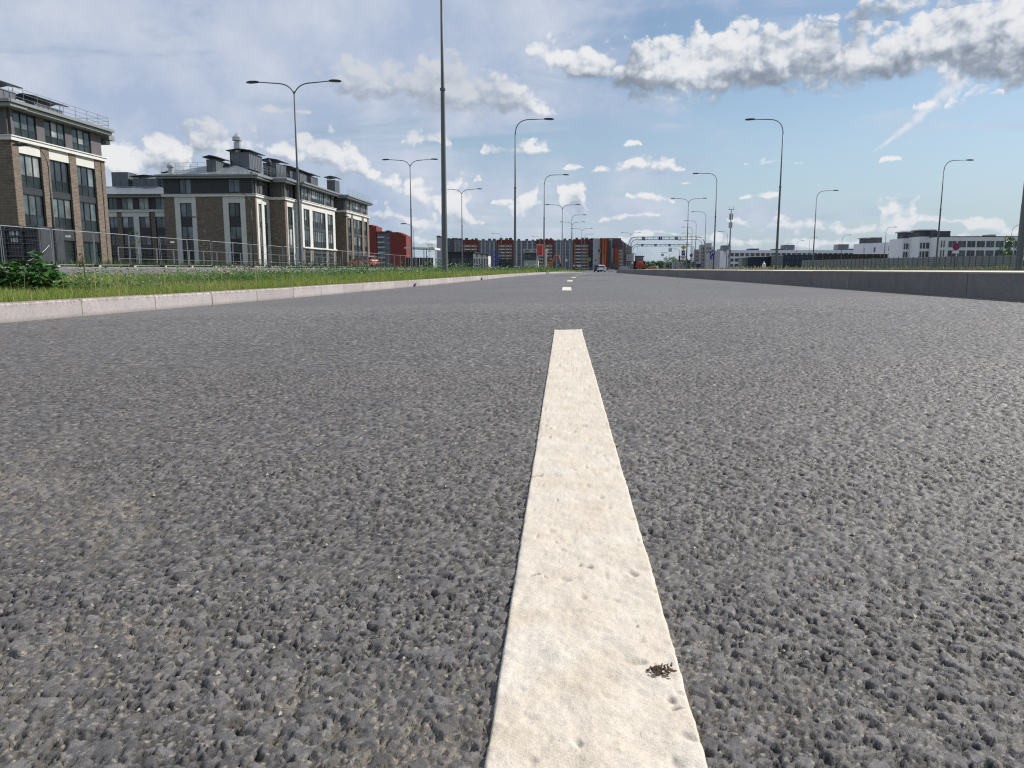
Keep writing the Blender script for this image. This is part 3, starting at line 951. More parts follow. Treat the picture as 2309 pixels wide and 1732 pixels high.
def window(F, s0, s1, z0, z1, lights, split=None, rec=.26, gl='glass', name='window'):
    """window frame with mullions; each pane is a child of it"""
    fw = .07
    mb = MB()
    def bx(a, b, c, d, n0=-rec - .05, n1=-rec + .07):
        if F.a == 'X': mb.box(F.o + n0, F.o + n1, a, b, c, d)
        else: mb.box(a, b, F.o - n1, F.o - n0, c, d)
    bx(s0, s1, z0, z0 + fw); bx(s0, s1, z1 - fw, z1)
    bx(s0, s0 + fw, z0 + fw, z1 - fw); bx(s1 - fw, s1, z0 + fw, z1 - fw)
    w = (s1 - s0 - fw) / lights
    mw = .10 if lights > 2 else .07
    for k in range(1, lights): bx(s0 + fw / 2 + k * w - mw / 2, s0 + fw / 2 + k * w + mw / 2, z0 + fw, z1 - fw)
    zs = None
    if split:
        zs = z0 + (z1 - z0) * split
        bx(s0 + fw, s1 - fw, zs - .03, zs + .03, -rec - .04, -rec + .05)
    w_ = mb.build(name, M['frame'], F.p)
    g0_ = gl
    for k in range(lights):
        rr = random.random(); gl = g0_ if g0_ == 'glass_lo' else ('glass_b' if rr < .22 else 'glass_d' if rr < .45 else g0_)
        a = s0 + fw / 2 + k * w + mw / 2 - .003; b = s0 + fw / 2 + (k + 1) * w - mw / 2 + .003
        if zs:
            F.box('pane', M[gl], a, b, -rec - .015, -rec + .015, zs, z1 - fw + .003, w_)
            F.box('pane', M['glass_lo'], a, b, -rec - .005, -rec + .035, z0 + fw - .003, zs, w_)
        else:
            F.box('pane', M[gl], a, b, -rec - .015, -rec + .015, z0 + fw - .003, z1 - fw + .003, w_)
    return w_


Z0, ZS, ZC, ZW1, ZW1t, ZW2, ZW2t, ZP, ZK, ZT, ZTt, ZE, ZEt = .5, 2.9, 3.9, 3.95, 6.65, 7.2, 10.0, 10.0, 10.9, 11.3, 13.45, 13.5, 14.05


def storeyed(F, segs, end0, end1, ground='slat', rec=.34, gbrick=True, top='panel', lowwin=False):
    """four-storey facade: segs = (a, b, kind[, lights]) with kind brick / white / win"""
    for sg in segs:
        a, b, k = sg[:3]
        if k in ('brick', 'white'):
            m = M['brick'] if k == 'brick' else M['render_w']
            nm = 'brick_pier' if k == 'brick' else 'white_pier'
            F.box(nm, m, a, b, -rec, 0 if k == 'brick' else -.03, Z0, ZK)
            F.box('cladding_panel', M[top], a, b, -rec - .1, -.22, ZT, ZE)
        else:
            n = sg[3]
            F.box('white_lintel', M['render_w'], a, b, -rec, -.05, ZP, ZK)
            sp = .36 if n > 2 else None
            if lowwin:
                F.box('spandrel', M['slat'], a, b, -rec, -.16, 6.6, 7.95)
                F.box('spandrel', M['slat'], a, b, -rec, -.16, 3.9, 4.7)
                window(F, a, b, 4.7, 6.6, n); window(F, a, b, 7.95, ZW2t, n)
            else:
                F.box('spandrel', M['eave' if False else 'slat'], a, b, -rec, -.14, ZW1t, ZW2)
                window(F, a, b, ZW1, ZW1t, n, sp); window(F, a, b, ZW2, ZW2t, n, sp)
            F.box('storefront_fascia', M['slat'], a, b, -rec, -.10, ZS, ZW1)
            window(F, a, b, Z0 + .05, ZS, max(1, n - 1), None, .3, 'glass_lo', 'storefront')
            window(F, a, b, ZT + .05, ZTt, n, .34 if n > 2 else None, .34)
            F.box('cladding_panel', M['slat'], a, b, -rec - .1, -.28, ZTt, ZE)
            F.box('cladding_panel', M['slat'], a, b, -rec - .1, -.28, ZT, ZT + .05)
    e = .006 if F.a == 'Y' else 0.
    F.box('cornice', M['cornice'], end0 + e, end1 - e, -.5, .20 - e, ZK + e, ZT - .001 - e)
    F.box('cornice', M['cornice'], end0 - .05 + e, end1 + .05 - e, -.5, .28 - e, ZT - .1 + e, ZT - .003 - 2 * e)


def eave(F, a, b, out=.85):
    e = .006 if F.a == 'Y' else 0.
    a += e; b -= e; out -= e
    F.box('eave', M['eave'], a, b, -1.4, out * .72, ZE + e, ZE + .26 - e)
    F.box('eave', M['eave'], a - .1, b + .1, -1.4, out, ZE + .30 + e, ZEt - e)
    F.box('eave', M['slat'], a + .1, b - .1, -1.4, out * .6, ZE + .255, ZE + .305)


def railing(parent, pts, h, mt, name='roof_railing', step=1.6, rails=3):
    mb = MB()
    for (a, b) in zip(pts[:-1], pts[1:]):
        a, b = Vector(a), Vector(b)
        n = max(1, int((b - a).length / step))
        for k in range(n + 1):
            p = a.lerp(b, k / n); mb.tube([p, p + Vector((0, 0, h))], .022, 4, False)
        for r in range(rails):
            z = h * (1 - r * .33); mb.tube([a + Vector((0, 0, z)), b + Vector((0, 0, z))], .018, 4, False)
    return mb.build(name, mt, parent)


def vent(parent, x0, x1, y0, y1, z0, z1, cap=True, rise=.35, tilt=.25):
    """sheet-metal ventilation shaft with a floating tilted canopy"""
    v = box(parent, 'vent_shaft', M['ventm'], x0, x1, y0, y1, z0, z1)
    mb = MB()
    n = max(2, int((y1 - y0) / .6))
    for k in range(n + 1):
        y = y0 + (y1 - y0) * k / n
        mb.box(x1 - .01, x1 + .04, y - .025, y + .025, z0, z1)
    for k in range(3):
        x = x0 + (x1 - x0) * k / 2
        mb.box(x - .025, x + .025, y0 - .04, y0 + .01, z0, z1)
    mb.box(x0 - .05, x1 + .05, y0 - .05, y1 + .05, z1, z1 + .07)
    o = mb.build('vent_seam', M['ventm'], v); o.location = -v.location
    if parent is not None: o.location = -(v.location + parent.location)
    if cap:
        mb = MB()
        for xx in (x0 + .1, x1 - .1):
            for yy_ in (y0 + .1, y1 - .1): mb.tube([(xx, yy_, z1), (xx, yy_, z1 + rise)], .03, 4)
        a = .45
        lo = [(x0 - a, y0 - a, z1 + rise), (x1 + a, y0 - a, z1 + rise - tilt * .3), (x1 + a, y1 + a, z1 + rise - tilt * .3), (x0 - a, y1 + a, z1 + rise)]
        xm = (x0 + x1) / 2
        mb.hull8([(x0 - a, y0 - a, z1 + rise), (xm, y0 - a, z1 + rise + tilt), (xm, y1 + a, z1 + rise + tilt), (x0 - a, y1 + a, z1 + rise)],
                 [(x0 - a, y0 - a, z1 + rise + .09), (xm, y0 - a, z1 + rise + tilt + .09), (xm, y1 + a, z1 + rise + tilt + .09), (x0 - a, y1 + a, z1 + rise + .09)])
        mb.hull8([(xm, y0 - a, z1 + rise + tilt), (x1 + a, y0 - a, z1 + rise), (x1 + a, y1 + a, z1 + rise), (xm, y1 + a, z1 + rise + tilt)],
                 [(xm, y0 - a, z1 + rise + tilt + .09), (x1 + a, y0 - a, z1 + rise + .09), (x1 + a, y1 + a, z1 + rise + .09), (xm, y1 + a, z1 + rise + tilt + .09)])
        o = mb.build('vent_canopy', M['dark'], v)
        o.location = -(v.location + (parent.location if parent else Vector()))
    return v


def hip(parent, x0, x1, y0, y1, z0, z1, inset, name='roof'):
    mb = MB(); w = (x1 - x0) / 2 - inset
    xm0, xm1 = x0 + inset, x1 - inset
    lo = [(x0, y0, z0), (x1, y0, z0), (x1, y1, z0), (x0, y1, z0)]
    hi = [(xm0, y0 + inset, z1), (xm1, y0 + inset, z1), (xm1, y1 - inset, z1), (xm0, y1 - inset, z1)]
    mb.hull8(lo, hi)
    return mb.build(name, M['roofm'], parent)


def chimney(parent, x, y, z, r, h, m='galv_l'):
    mb = MB()
    mb.tube([(x, y, z), (x, y, z + h * .55)], r, 10)
    mb.tube([(x, y, z + h * .62), (x, y, z + h * .8), (x, y, z + h * .82), (x, y, z + h)], [r * 1.35, r * 1.3, r * 1.1, r * .12], 10)
    mb.tube([(x, y, z + h * .5), (x, y, z + h * .65)], r * .6, 8)
    return mb.build('roof_chimney', M[m], parent)


# ---------------------------------------------------------------- building A (left edge)
A = empty('apartment_building')
tag(A, 'four-storey brown brick block with tall dark windows, cut off by the left edge', 'building', 'four-storey brick and slate apartment blocks')
box(A, 'wall', M['core'], -64, -46.95, 62.42, 75.6, Z0, ZE)
box(A, 'wall', M['core'], -60, -46.42, 62.5, 74.7, Z0 + .01, ZE - .01)
F = Face(A, 'X', -46.0)
storeyed(F, [(62.02, 62.85, 'brick'), (62.85, 65.6, 'win', 3), (65.6, 66.65, 'brick'), (66.65, 69.45, 'win', 3), (69.45, 70.45, 'brick'), (70.45, 73.3, 'win', 3), (73.3, 74.95, 'brick')], 61.8, 75.05)
F.box('downpipe', M['dark'], 74.25, 74.3, 0, .04, Z0, ZK)
eave(F, 61.4, 75.6)
F2 = Face(A, 'X', -46.55)
storeyed(F2, [(75.0, 75.7, 'brick')], 75.1, 75.85)
F2.box('eave', M['eave'], 75.72, 76.7, -1.4, .75, ZE - .35, ZEt - .45)
F2.box('eave', M['eave'], 75.8, 76.5, -1.2, .35, ZE - .75, ZE - .4)
FA = Face(A, 'Y', 62.0)
storeyed(FA, [(-48.6, -46.02, 'brick'), (-51.4, -48.6, 'win', 3), (-54, -51.4, 'brick'), (-57, -54, 'win', 3), (-60, -57, 'brick')], -62, -45.8)
eave(FA, -62, -45.3)
hip(A, -63, -45.6, 61.6, 75.4, ZEt, 15.0, 5.5)
vent(A, -50.6, -48.6, 62.4, 66.6, 14.2, 15.6, rise=.5)
vent(A, -49.4, -47.9, 68.0, 71.8, 14.2, 15.1, rise=.45)
railing(A, [(-45.5, 61.6, ZEt), (-45.5, 75.3, ZEt), (-50, 75.3, ZEt)], 1.1, M['galv'])

# ---------------------------------------------------------------- building B
B = empty('apartment_building')
tag(B, 'four-storey brick and white rendered block with stepped side facade and many roof vents', 'building', 'four-storey brick and slate apartment blocks')
box(B, 'wall', M['core'], -59.3, -46.1, 112.0, 118, Z0, ZE)
box(B, 'wall', M['core'], -59.3, -43.8, 117.5, 122, Z0, ZE)
box(B, 'wall', M['core'], -59.3, -42.65, 122.0, 139, Z0, ZE)
box(B, 'wall', M['core'], -59.3, -44.3, 139, 143.5, Z0, ZE)
box(B, 'wall', M['core'], -59.3, -41.65, 143.5, 159.8, Z0, ZE)
FB = Face(B, 'Y', 111.5)
storeyed(FB, [(-59.75, -58.1, 'brick'), (-58.1, -57.3, 'white'), (-57.3, -55.5, 'win', 2), (-55.5, -54.8, 'white'), (-54.8, -50.7, 'brick'), (-50.7, -49.85, 'white'), (-49.85, -48.05, 'win', 2), (-48.05, -47.25, 'white'), (-47.25, -45.72, 'brick')],
         -59.95, -45.5, top='slat', lowwin=True)
eave(FB, -60.4, -45.0)
f = Face(B, 'X', -45.7)
storeyed(f, [(111.52, 112.0, 'brick'), (112.0, 112.7, 'white'), (112.7, 113.9, 'win', 2), (113.9, 114.9, 'white'), (114.9, 116.2, 'win', 2), (116.2, 117.0, 'white')], 111.3, 117.0)
eave(f, 110.9, 117.2)
f = Face(B, 'Y', 117.0); storeyed(f, [(-45.7, -43.32, 'brick')], -45.7, -43.1)
f = Face(B, 'X', -43.3)
storeyed(f, [(117.02, 117.9, 'brick'), (117.9, 118.2, 'white'), (118.2, 120.4, 'win', 2), (120.4, 121.5, 'white')], 116.8, 121.5)
eave(f, 116.2, 121.6)
f = Face(B, 'Y', 121.5); storeyed(f, [(-43.3, -42.22, 'white')], -43.3, -42.0)
f = Face(B, 'X', -42.2)
storeyed(f, [(121.52, 122.4, 'white'), (122.4, 125.3, 'win', 3), (125.3, 126.7, 'white'), (126.7, 133.8, 'win', 7), (133.8, 134.9, 'white'), (134.9, 138.1, 'win', 3), (138.1, 139.4, 'white')], 121.3, 139.6)
for a, b in ((121.6, 122.35), (125.5, 126.5), (134.0, 134.7), (138.3, 139.2)): f.box('brick_pier', M['brick'], a, b, -.02, .03, Z0, 3.6)
f.box('cornice', M['cornice'], 121.4, 139.5, -.2, .22, 3.62, 3.86)
eave(f, 120.8, 139.9)
f = Face(B, 'X', -43.85); storeyed(f, [(139.4, 140.6, 'white'), (140.6, 142.0, 'win', 2), (142.0, 143.0, 'white')], 139.4, 143.0); eave(f, 139.4, 143.0)
f = Face(B, 'Y', 143.0); storeyed(f, [(-43.85, -41.22, 'brick')], -43.85, -41.0)
f = Face(B, 'X', -41.2)
storeyed(f, [(143.02, 144.0, 'brick'), (144.0, 146.6, 'win', 3), (146.6, 147.9, 'brick'), (147.9, 154.4, 'win', 6), (154.4, 155.9, 'brick'), (155.9, 158.5, 'win', 3), (158.5, 160.0, 'brick')], 142.8, 160.2)
eave(f, 142.3, 160.8)
hip(B, -60.2, -45.0, 110.9, 159.5, ZEt, 16.3, 6.2)
hip(B, -54, -42.1, 121.2, 139.6, ZEt - .004, 15.2, 3.5)
hip(B, -54, -41.2, 142.6, 160.4, ZEt - .008, 15.2, 3.5)
vent(B, -53.3, -51.9, 112.6, 117.2, 14.3, 16.3, rise=.35)
vent(B, -51.6, -48.6, 117.0, 122.0, 15.6, 18.0, rise=.25)
chimney(B, -50.6, 117.6, 18.0, .55, 3.0)
chimney(B, -58.9, 112.6, 14.1, .40, 1.9, 'galv_l')
chimney(B, -48.3, 124.3, 15.2, .32, 2.9, 'dark')
for (y0, y1, x0, x1, zt) in ((126.5, 131.0, -50.2, -48.0, 17.7), (132.6, 138.2, -49.8, -47.9, 17.4), (139.4, 143.6, -49.6, -47.6, 17.2)):
    vent(B, x0, x1, y0, y1, 15.4, zt, rise=.45)
vent(B, -45.8, -44.6, 128, 131.5, 14.9, 16.3); vent(B, -46.2, -44.7, 134, 137.8, 14.9, 16.4)
vent(B, -44.8, -43.3, 143.6, 146.4, 14.6, 16.8, rise=.5)
railing(B, [(-59.6, 111.2, ZEt), (-52.9, 111.2, ZEt)], 1.7, M['galv'], step=1.1)
railing(B, [(-51.7, 111.2, ZEt), (-45.3, 111.2, ZEt), (-44.9, 116, ZEt)], .9, M['galv'], step=1.2, rails=2)
railing(B, [(-47.6, 117, 15.6), (-47.6, 138, 15.6)], .9, M['galv'], step=1.5)
railing(B, [(-40.8, 143, ZEt), (-40.8, 160, ZEt)], 1.25, M['galv_l'], step=1.2)
mb = MB()
for k in range(9): mb.tube([(-46 + k * .04, 111.0 - k * .01, 14.1), (-46 + k * .04, 111.0, 14.4)], .02, 4, False)
mb.build('snow_guard', M['galv'], B)

# ---------------------------------------------------------------- building C (between A and B, farther back)
Cb = empty('apartment_building')
tag(Cb, 'four-storey dark topped block seen in the gap between the two brick blocks, pale metal roof', 'building', 'four-storey brick and slate apartment blocks')
def cx(px): return round(X_at(px, 140, 500), 2)
box(Cb, 'wall', M['core'], -98, -60.5, 140.5, 152, Z0, ZE)
FC = Face(Cb, 'Y', 140.0)
segs = []
for (a, b, k, *n) in ((226, 246, 'white'), (246, 264.5, 'win', 2), (264.5, 275, 'brick'), (275, 301, 'win', 2), (301, 313.5, 'white'), (313.5, 338, 'win', 2), (338, 350.5, 'brick'), (350.5, 376, 'win', 2), (376, 392, 'brick')):
    segs.append((cx(a), cx(b), k, *n))
storeyed(FC, segs, cx(226), cx(392), top='slat', lowwin=True)
FC.box('downpipe', M['dark'], cx(338.2), cx(339.6), .03, .15, Z0, ZE)
eave(FC, cx(226), cx(392))
hip(Cb, -98, cx(396), 138.6, 152, ZEt, 15.9, 4.5)
for (a, b, z1, cap) in ((232, 269, 18.6, False), (280, 336, 17.4, True), (352, 372, 18.0, True)):
    vent(Cb, cx(a), cx(b), 144.0, 147, 14.9, z1, cap=cap, rise=.4)
railing(Cb, [(cx(270), 143.4, 15.6), (cx(352), 143.4, 15.6)], 1.9, M['galv'], step=1.2)

# ================================================================== far buildings
def grid_windows(parent, x0, x1, y, zs, n, w, hgt, m='bwin', every=None):
    st = (x1 - x0) / n
    for z in zs:
        for k in range(n):
            if every and not every(k): continue
            c = x0 + st * (k + .5)
            box(parent, 'window', M[m], c - w / 2, c + w / 2, y - .12, y + .25, z, z + hgt)


# red block left of centre (G)
Rb = empty('apartment_building')
tag(Rb, 'dark red apartment block with a grey glazed middle, right of the brick blocks', 'building')
def gx(px, Y=440): return X_at(px, Y, 570)
YR = 440
for (a, b, zt, m) in ((826, 842, 25.6, 'red'), (842, 850, 24.8, 'red'), (880, 900, 21.5, 'red'), (900, 906, 20.9, 'red'), (906, 911, 20.2, 'red'), (911, 916, 19.5, 'red')):
    box(Rb, 'wall', M[m], gx(a), gx(b), YR, YR + 14, -.5, zt)
box(Rb, 'wall', M['red'], gx(849), gx(871), YR, YR + 12, 20.9, 21.9)
box(Rb, 'wall', M['greyc'], gx(851), gx(880), YR + .6, YR + 13, -.5, 21.2)
for i in range(7):
    z = .6 + i * 2.9
    box(Rb, 'balcony', M['greyl'], gx(852), gx(868), YR - .35, YR + .6, z, z + 1.0)
    for k in range(4):
        a = gx(852) + k * (gx(868) - gx(852)) / 4
        box(Rb, 'window', M['bwin'], a + .12, a + .95, YR + .3, YR + .65, z + 1.05, z + 2.7)
    box(Rb, 'window', M['bwin'], gx(870), gx(873.5), YR + .4, YR + .65, z + .8, z + 2.5)
    box(Rb, 'window', M['bwin'], gx(875), gx(878.5), YR + .4, YR + .65, z + .8, z + 2.5)
box(Rb, 'roof', M['dark'], gx(871), gx(880), YR, YR + 6, 21.2, 22.4)

# long coloured block across the centre (F)
Fb = empty('apartment_building')
tag(Fb, 'long nine-storey block with alternating grey and red framed balcony sections closing the road', 'building')
YF = 626
def fx(px): return X_at(px, YF, 570)
secs = [(985, 997, 'greyl', 26.0), (997, 1008, 'greyd', 23.6), (1008, 1024, 'greyd', 24.2), (1024, 1043, 'greyc', 24), (1043, 1079, 'red', 24.2), (1079, 1121, 'greyc', 23.6), (1121, 1157, 'red', 24.2), (1157, 1209, 'greyc', 23.4), (1209, 1248, 'red', 24.4), (1248, 1292, 'greyc', 23.6), (1292, 1329, 'red', 24.4), (1329, 1338, 'greyd', 23.8)]
nf = 9
for (a, b, m, zt) in secs:
    x0, x1 = fx(a), fx(b)
    box(Fb, 'wall', M[{'red': 'brownc', 'greyc': 'greyc', 'greyl': 'greyl', 'greyd': 'greyd'}[m]], x0, x1, YF, YF + 16, -.6, zt)
    n = max(2, int((x1 - x0) / 3.2))
    st = (x1 - x0) / n
    for i in range(nf):
        z = .2 + i * 2.6
        if z + 2.4 > zt: continue
        if m == 'red':
            if i < nf - 1:
                for q0, q1 in ((.03, .48), (.56, .97)):
                    box(Fb, 'balcony', M['beige'], x0 + (x1 - x0) * q0, x0 + (x1 - x0) * q1, YF - 1.2, YF, z, z + .95)
            for k in range(n):
                c = x0 + st * (k + .5)
                box(Fb, 'window', M['bwin'], c - st * .3, c + st * .3, YF - .15, YF + .2, z + 1.05, z + 2.35)
        elif m in ('greyc', 'greyd'):
            for k in range(n):
                c = x0 + st * (k + .5)
                box(Fb, 'window', M['bwin'], c - st * .34, c + st * .34, YF - .12, YF + .2, z + .75, z + 2.3)
    if m == 'red':
        for q, mm in ((.12, 'ochre'), (.52, 'orange'), (.80, 'ochre')):
            box(Fb, 'wall_stripe', M[mm], x0 + (x1 - x0) * (q - .03), x0 + (x1 - x0) * (q + .03), YF - 1.35, YF - .2, .2, 21.5)
        box(Fb, 'side_wall', M['red'], x1 - 1.0, x1, YF - 1.6, YF, -.6, zt); box(Fb, 'side_wall', M['red'], x0, x0 + .8, YF - 1.6, YF, -.6, zt)
        box(Fb, 'side_wall', M['red'], x0 + .8, x1 - 1.0, YF - 1.6, YF, 21.6, zt - .1)
    if m == 'greyc':
        for q in (.16, .36, .62, .84):
            box(Fb, 'pilaster', M['greyl'], x0 + (x1 - x0) * (q - .03), x0 + (x1 - x0) * (q + .03), YF - .8, YF, -.6, 22.6)
    for q in (.25, .6, .85):
        c = x0 + (x1 - x0) * q; r = random.random()
        box(Fb, 'roof_vent', M['greyd'], c - .8 - r, c + .8, YF + 3, YF + 6, zt, zt + .7 + r)
# end towers: pale wall with orange strips, then plum wall, receding to the right
T = [(1338, 1353, 'greyl', 24.0, 600), (1353, 1358, 'red', 24.2, 598), (1358, 1361, 'orange', 23.8, 597), (1361, 1364, 'red', 23.5, 597), (1364, 1367, 'orange', 23.0, 597), (1367, 1371, 'red', 22.6, 598), (1371, 1378, 'greyd', 22.0, 602)]
for (a, b, m, zt, y) in T:
    box(Fb, 'wall', M[m], X_at(a, y, 570), X_at(b, y, 570), y, y + 10, -.6, zt)
Eb = empty('apartment_building')
tag(Eb, 'plum and orange striped block at the right end of the long coloured one', 'building')
for (a, b, m, z0, zt, y) in ((1357, 1400, 'plum', -.6, 24.8, 615), (1374, 1380, 'greyl', 8, 24.0, 612), (1372, 1384, 'greyl', -.6, 16.5, 607), (1384, 1388, 'red', -.6, 17.0, 606), (1388, 1390.5, 'orange', -.6, 16.6, 606), (1390.5, 1393, 'red', -.6, 16.3, 606), (1393, 1396, 'orange', -.6, 15.8, 606), (1396, 1404, 'greyl', -.6, 15.4, 610)):
    box(Eb, 'wall', M[m], X_at(a, y, 570), X_at(b, y, 570), y, y + 8, z0, zt)
for i in range(5):
    box(Eb, 'window', M['bwin'], X_at(1375.6, 612, 570), X_at(1378.2, 612, 570), 611.8, 612.1, 17.2 + i * 1.3, 17.9 + i * 1.3)
    for k in range(3): box(Eb, 'window', M['bwin'], X_at(1397 + k * 2.4, 610, 570), X_at(1398.3 + k * 2.4, 610, 570), 609.8, 610.2, 2 + i * 2.7, 3.6 + i * 2.7)
for k in range(8):   # receding wing
    y = 620 + k * 30; a = 1396 + k * 3.6
    m = ('greyl', 'plum', 'greyc', 'plum')[k % 4]
    box(Eb, 'wall', M[m], X_at(a, y, 570), X_at(a + 3.8, y, 570), y, y + 26, -.6, 24.4)
    for i in range(6): box(Eb, 'window', M['bwin'], X_at(a + 1, y, 570), X_at(a + 2.6, y, 570), y - .2, y + .1, 2 + i * 3.4, 3.8 + i * 3.4)
box(Eb, 'shop_front', M['bwin'], X_at(1371, 604, 570), X_at(1393, 604, 570), 604, 606, -.6, 5.2)

# low white blocks on the right (D near, E far)
Db = empty('office_building')
tag(Db, 'long low white building with wide dark window bands behind the grey fence on the right', 'building')
YD = 285
def dx(px): return X_at(px, YD, 570)
box(Db, 'wall', M['wwall'], dx(2114), dx(2420), YD, YD + 20, -.3, 11.9)
for i, z in enumerate((1.5, 5.0, 8.3)):
    for px in range(0, 12):
        a = 2137 + px * 21.3
        box(Db, 'window', M['bwin'], dx(a), dx(a + 17.5), YD - .15, YD + .3, z, z + 2.15)
        if i: box(Db, 'mullion', M['greyl'], dx(a + 8.4), dx(a + 9.0), YD - .2, YD - .1, z, z + 2.15)
    for px in (2120, 2126): box(Db, 'window', M['bwin'], dx(px), dx(px + 2.4), YD - .15, YD + .3, z, z + 2.3)
box(Db, 'parapet', M['dark'], dx(2114), dx(2420), YD - .1, YD + 20, 11.9, 12.15)
for a, b, z in ((2113, 2152, 14.2), (2242, 2256, 12.9)):
    box(Db, 'roof_structure', M['greyd' if z > 13 else 'greyl'], dx(a), dx(b), YD + 4, YD + 9, 12, z)
Ds = empty('office_building')
tag(Ds, 'stepped white block with narrow windows and grey roof boxes, left of the banded one', 'building')
for (a, b, y, zt) in ((2070, 2114, 292, 12.3), (2034, 2070, 300, 12.0), (2000, 2034, 330, 11.6), (1990, 2002, 345, 11.8), (1968, 1990, 352, 12.0), (1946, 1968, 362, 12.2)):
    xa, xb = X_at(a, y, 570), X_at(b, y, 570)
    box(Ds, 'wall', M['wwall'], xa, xb, y, y + 12, -.3, zt)
    w = xb - xa
    for z in (1.6, 4.9, 8.0):
        for q0, q1 in ((.08, .16), (.22, .32), (.38, .72), (.78, .94)):
            box(Ds, 'window', M['bwin'], xa + w * q0, xa + w * q1, y - .15, y + .2, z, z + 2.1)
    if b > 2036 or b < 1995:
        box(Ds, 'roof_structure', M['greyd'], xa + w * .05, xb - w * .05, y + 1, y + 6, zt, zt + 2.2)
        box(Ds, 'roof_structure', M['greyl'], xa - .2, xb - w * .1, y + .5, y + 7, zt + 2.2, zt + 2.6)
Ew = empty('office_building')
tag(Ew, 'very long low white building with square windows behind the dark site sheds', 'building')
YE = 487
def ex(px): return X_at(px, YE, 575)
box(Ew, 'wall', M['wwall'], ex(1638), ex(1975), YE, YE + 20, -.6, 12.2)
for i, z in enumerate((1.8, 5.1, 8.4)):
    for k in range(27):
        a = 1645.5 + k * 11.7
        box(Ew, 'window', M['bwin'], ex(a), ex(a + 8.8), YE - .2, YE + .3, z, z + 2.0)
for (a, b, z) in ((1630, 1648, 15.2), (1768, 1792, 15.4), (1890, 1914, 15.8), (1690, 1712, 13.2), (1745, 1765, 13.0), (1920, 1934, 13.1)):
    box(Ew, 'roof_structure', M['greyc' if z > 14 else 'greyd'], ex(a), ex(b), YE + 1, YE + 9, 12.2, z)
for k in range(5):
    a = 1600 + k * 8; y = 560 - k * 13
    box(Ew, 'wall', M['greyl'], X_at(a, y, 575), X_at(a + 8.6, y, 575), y, y + 12, -.6, 12.0 + k * .6)
    for i in range(3):
        for q in (1, 4.6): box(Ew, 'window', M['bwin'], X_at(a + q, y, 575), X_at(a + q + 2.2, y, 575), y - .2, y + .1, 2 + i * 3.4, 4.2 + i * 3.4)
Hb = empty('apartment_building')
tag(Hb, 'pale hazy stepped blocks at the far end of the road under the sign gantries', 'building')
for (a, b, zt, y) in ((1568, 1580, 18, 700), (1580, 1592, 22, 690), (1592, 1604, 23, 680), (1520, 1560, 9, 720), (1500, 1530, 7, 760)):
    box(Hb, 'wall', M['greyl'], X_at(a, y, 570), X_at(b, y, 570), y, y + 10, -.6, zt)
    for i in range(int(zt / 3.5)):
        for k in range(3):
            c = a + (b - a) * (k + .25) / 3
            box(Hb, 'window', M['bwin'], X_at(c, y, 570), X_at(c + 1.6, y, 570), y - .2, y + .1, 1 + i * 3.3, 3 + i * 3.3)

# ================================================================== street lamps
def arc_pts(p0, p1, p2, n=7):
    p0, p1, p2 = Vector(p0), Vector(p1), Vector(p2)
    return [(p0.lerp(p1, t)).lerp(p1.lerp(p2, t), t) for t in [k / n for k in range(n + 1)]]


def lamp_head(sgn, z, reach, parent, sc=1.):
    mb = MB()
    a, b = reach - .15, reach + .62
    w = .14 * sc; t = .07 * sc
    q = lambda x, ww, zl, zh: [(sgn * x, -ww, zl), (sgn * x, ww, zl), (sgn * x, ww, zh), (sgn * x, -ww, zh)]
    prof = [(a, .05, z - .045, z + .045), (a + .2, w * .9, z - .05, z + .06), (a + .55, w, z - t, z + .05), (b, w * .6, z - .05, z + .01)]
    i0 = None
    for (x, ww, zl, zh) in prof:
        i = len(mb.v); mb.v += q(x, ww, zl, zh)
        if i0 is None: mb.f.append((i, i + 3, i + 2, i + 1))
        else:
            for k in range(4): mb.f.append((i0 + k, i0 + (k + 1) % 4, i + (k + 1) % 4, i + k))
        i0 = i
    mb.f.append((i0, i0 + 1, i0 + 2, i0 + 3))
    return mb.build('lamp_head', M['dark'], parent)


def make_lamp(kind, H=11.8, r0=.105, reach=2.4, mt='pole'):
    t = empty('street_lamp')
    mb = MB()
    top = H - (1.15 if kind != 'double' else .55)
    mb.tube([(0, 0, -.6), (0, 0, .0), (0, 0, 2.2), (0, 0, 2.25), (0, 0, H * .55), (0, 0, H * .56), (0, 0, top)], [r0 * 1.05, r0 * 1.05, r0, r0 * .94, r0 * .72, r0 * .60, r0 * .42], 12)
    mb.build('pole', M[mt], t, smooth=True)
    fl = MB(); fl.tube([(0, 0, -.05), (0, 0, .03)], r0 * 2.0, 10); fl.tube([(0, 0, H * .555), (0, 0, H * .562)], r0 * .95, 10)
    fl.build('pole_collar', M[mt], t)
    db = MB(); db.box(-.05, .05, -r0 - .012, -r0 * .8, .6, 1.1); db.build('service_door', M[mt], t)
    for s in ((1, -1) if kind == 'double' else (1,)):
        a = MB(); r = r0 * .36
        if kind == 'double': pts = arc_pts((0, 0, top - .15), (s * .25, 0, H - .12), (s * .95, 0, H - .06)) + [(s * reach, 0, H + .05)]
        else: pts = arc_pts((0, 0, top), (0, 0, H), (s * 1.15, 0, H)) + [(s * reach, 0, H + .02)]
        a.tube(pts, [r * 1.1] + [r] * (len(pts) - 2) + [r * .8], 8)
        a.build('lamp_arm', M[mt], t, smooth=True)
        lamp_head(s, pts[-1][2] if not isinstance(pts[-1], Vector) else pts[-1].z, reach, t)
    return t


def gzr(x, y):
    """ground level for things standing right or left of the road"""
    if x > XR(y): return zr
    if x > XL(y): return road_z(x, y)
    if x > XE(y): return verge_z(x, y)
    if x > XF(y): return street_z(x, y)
    return .5


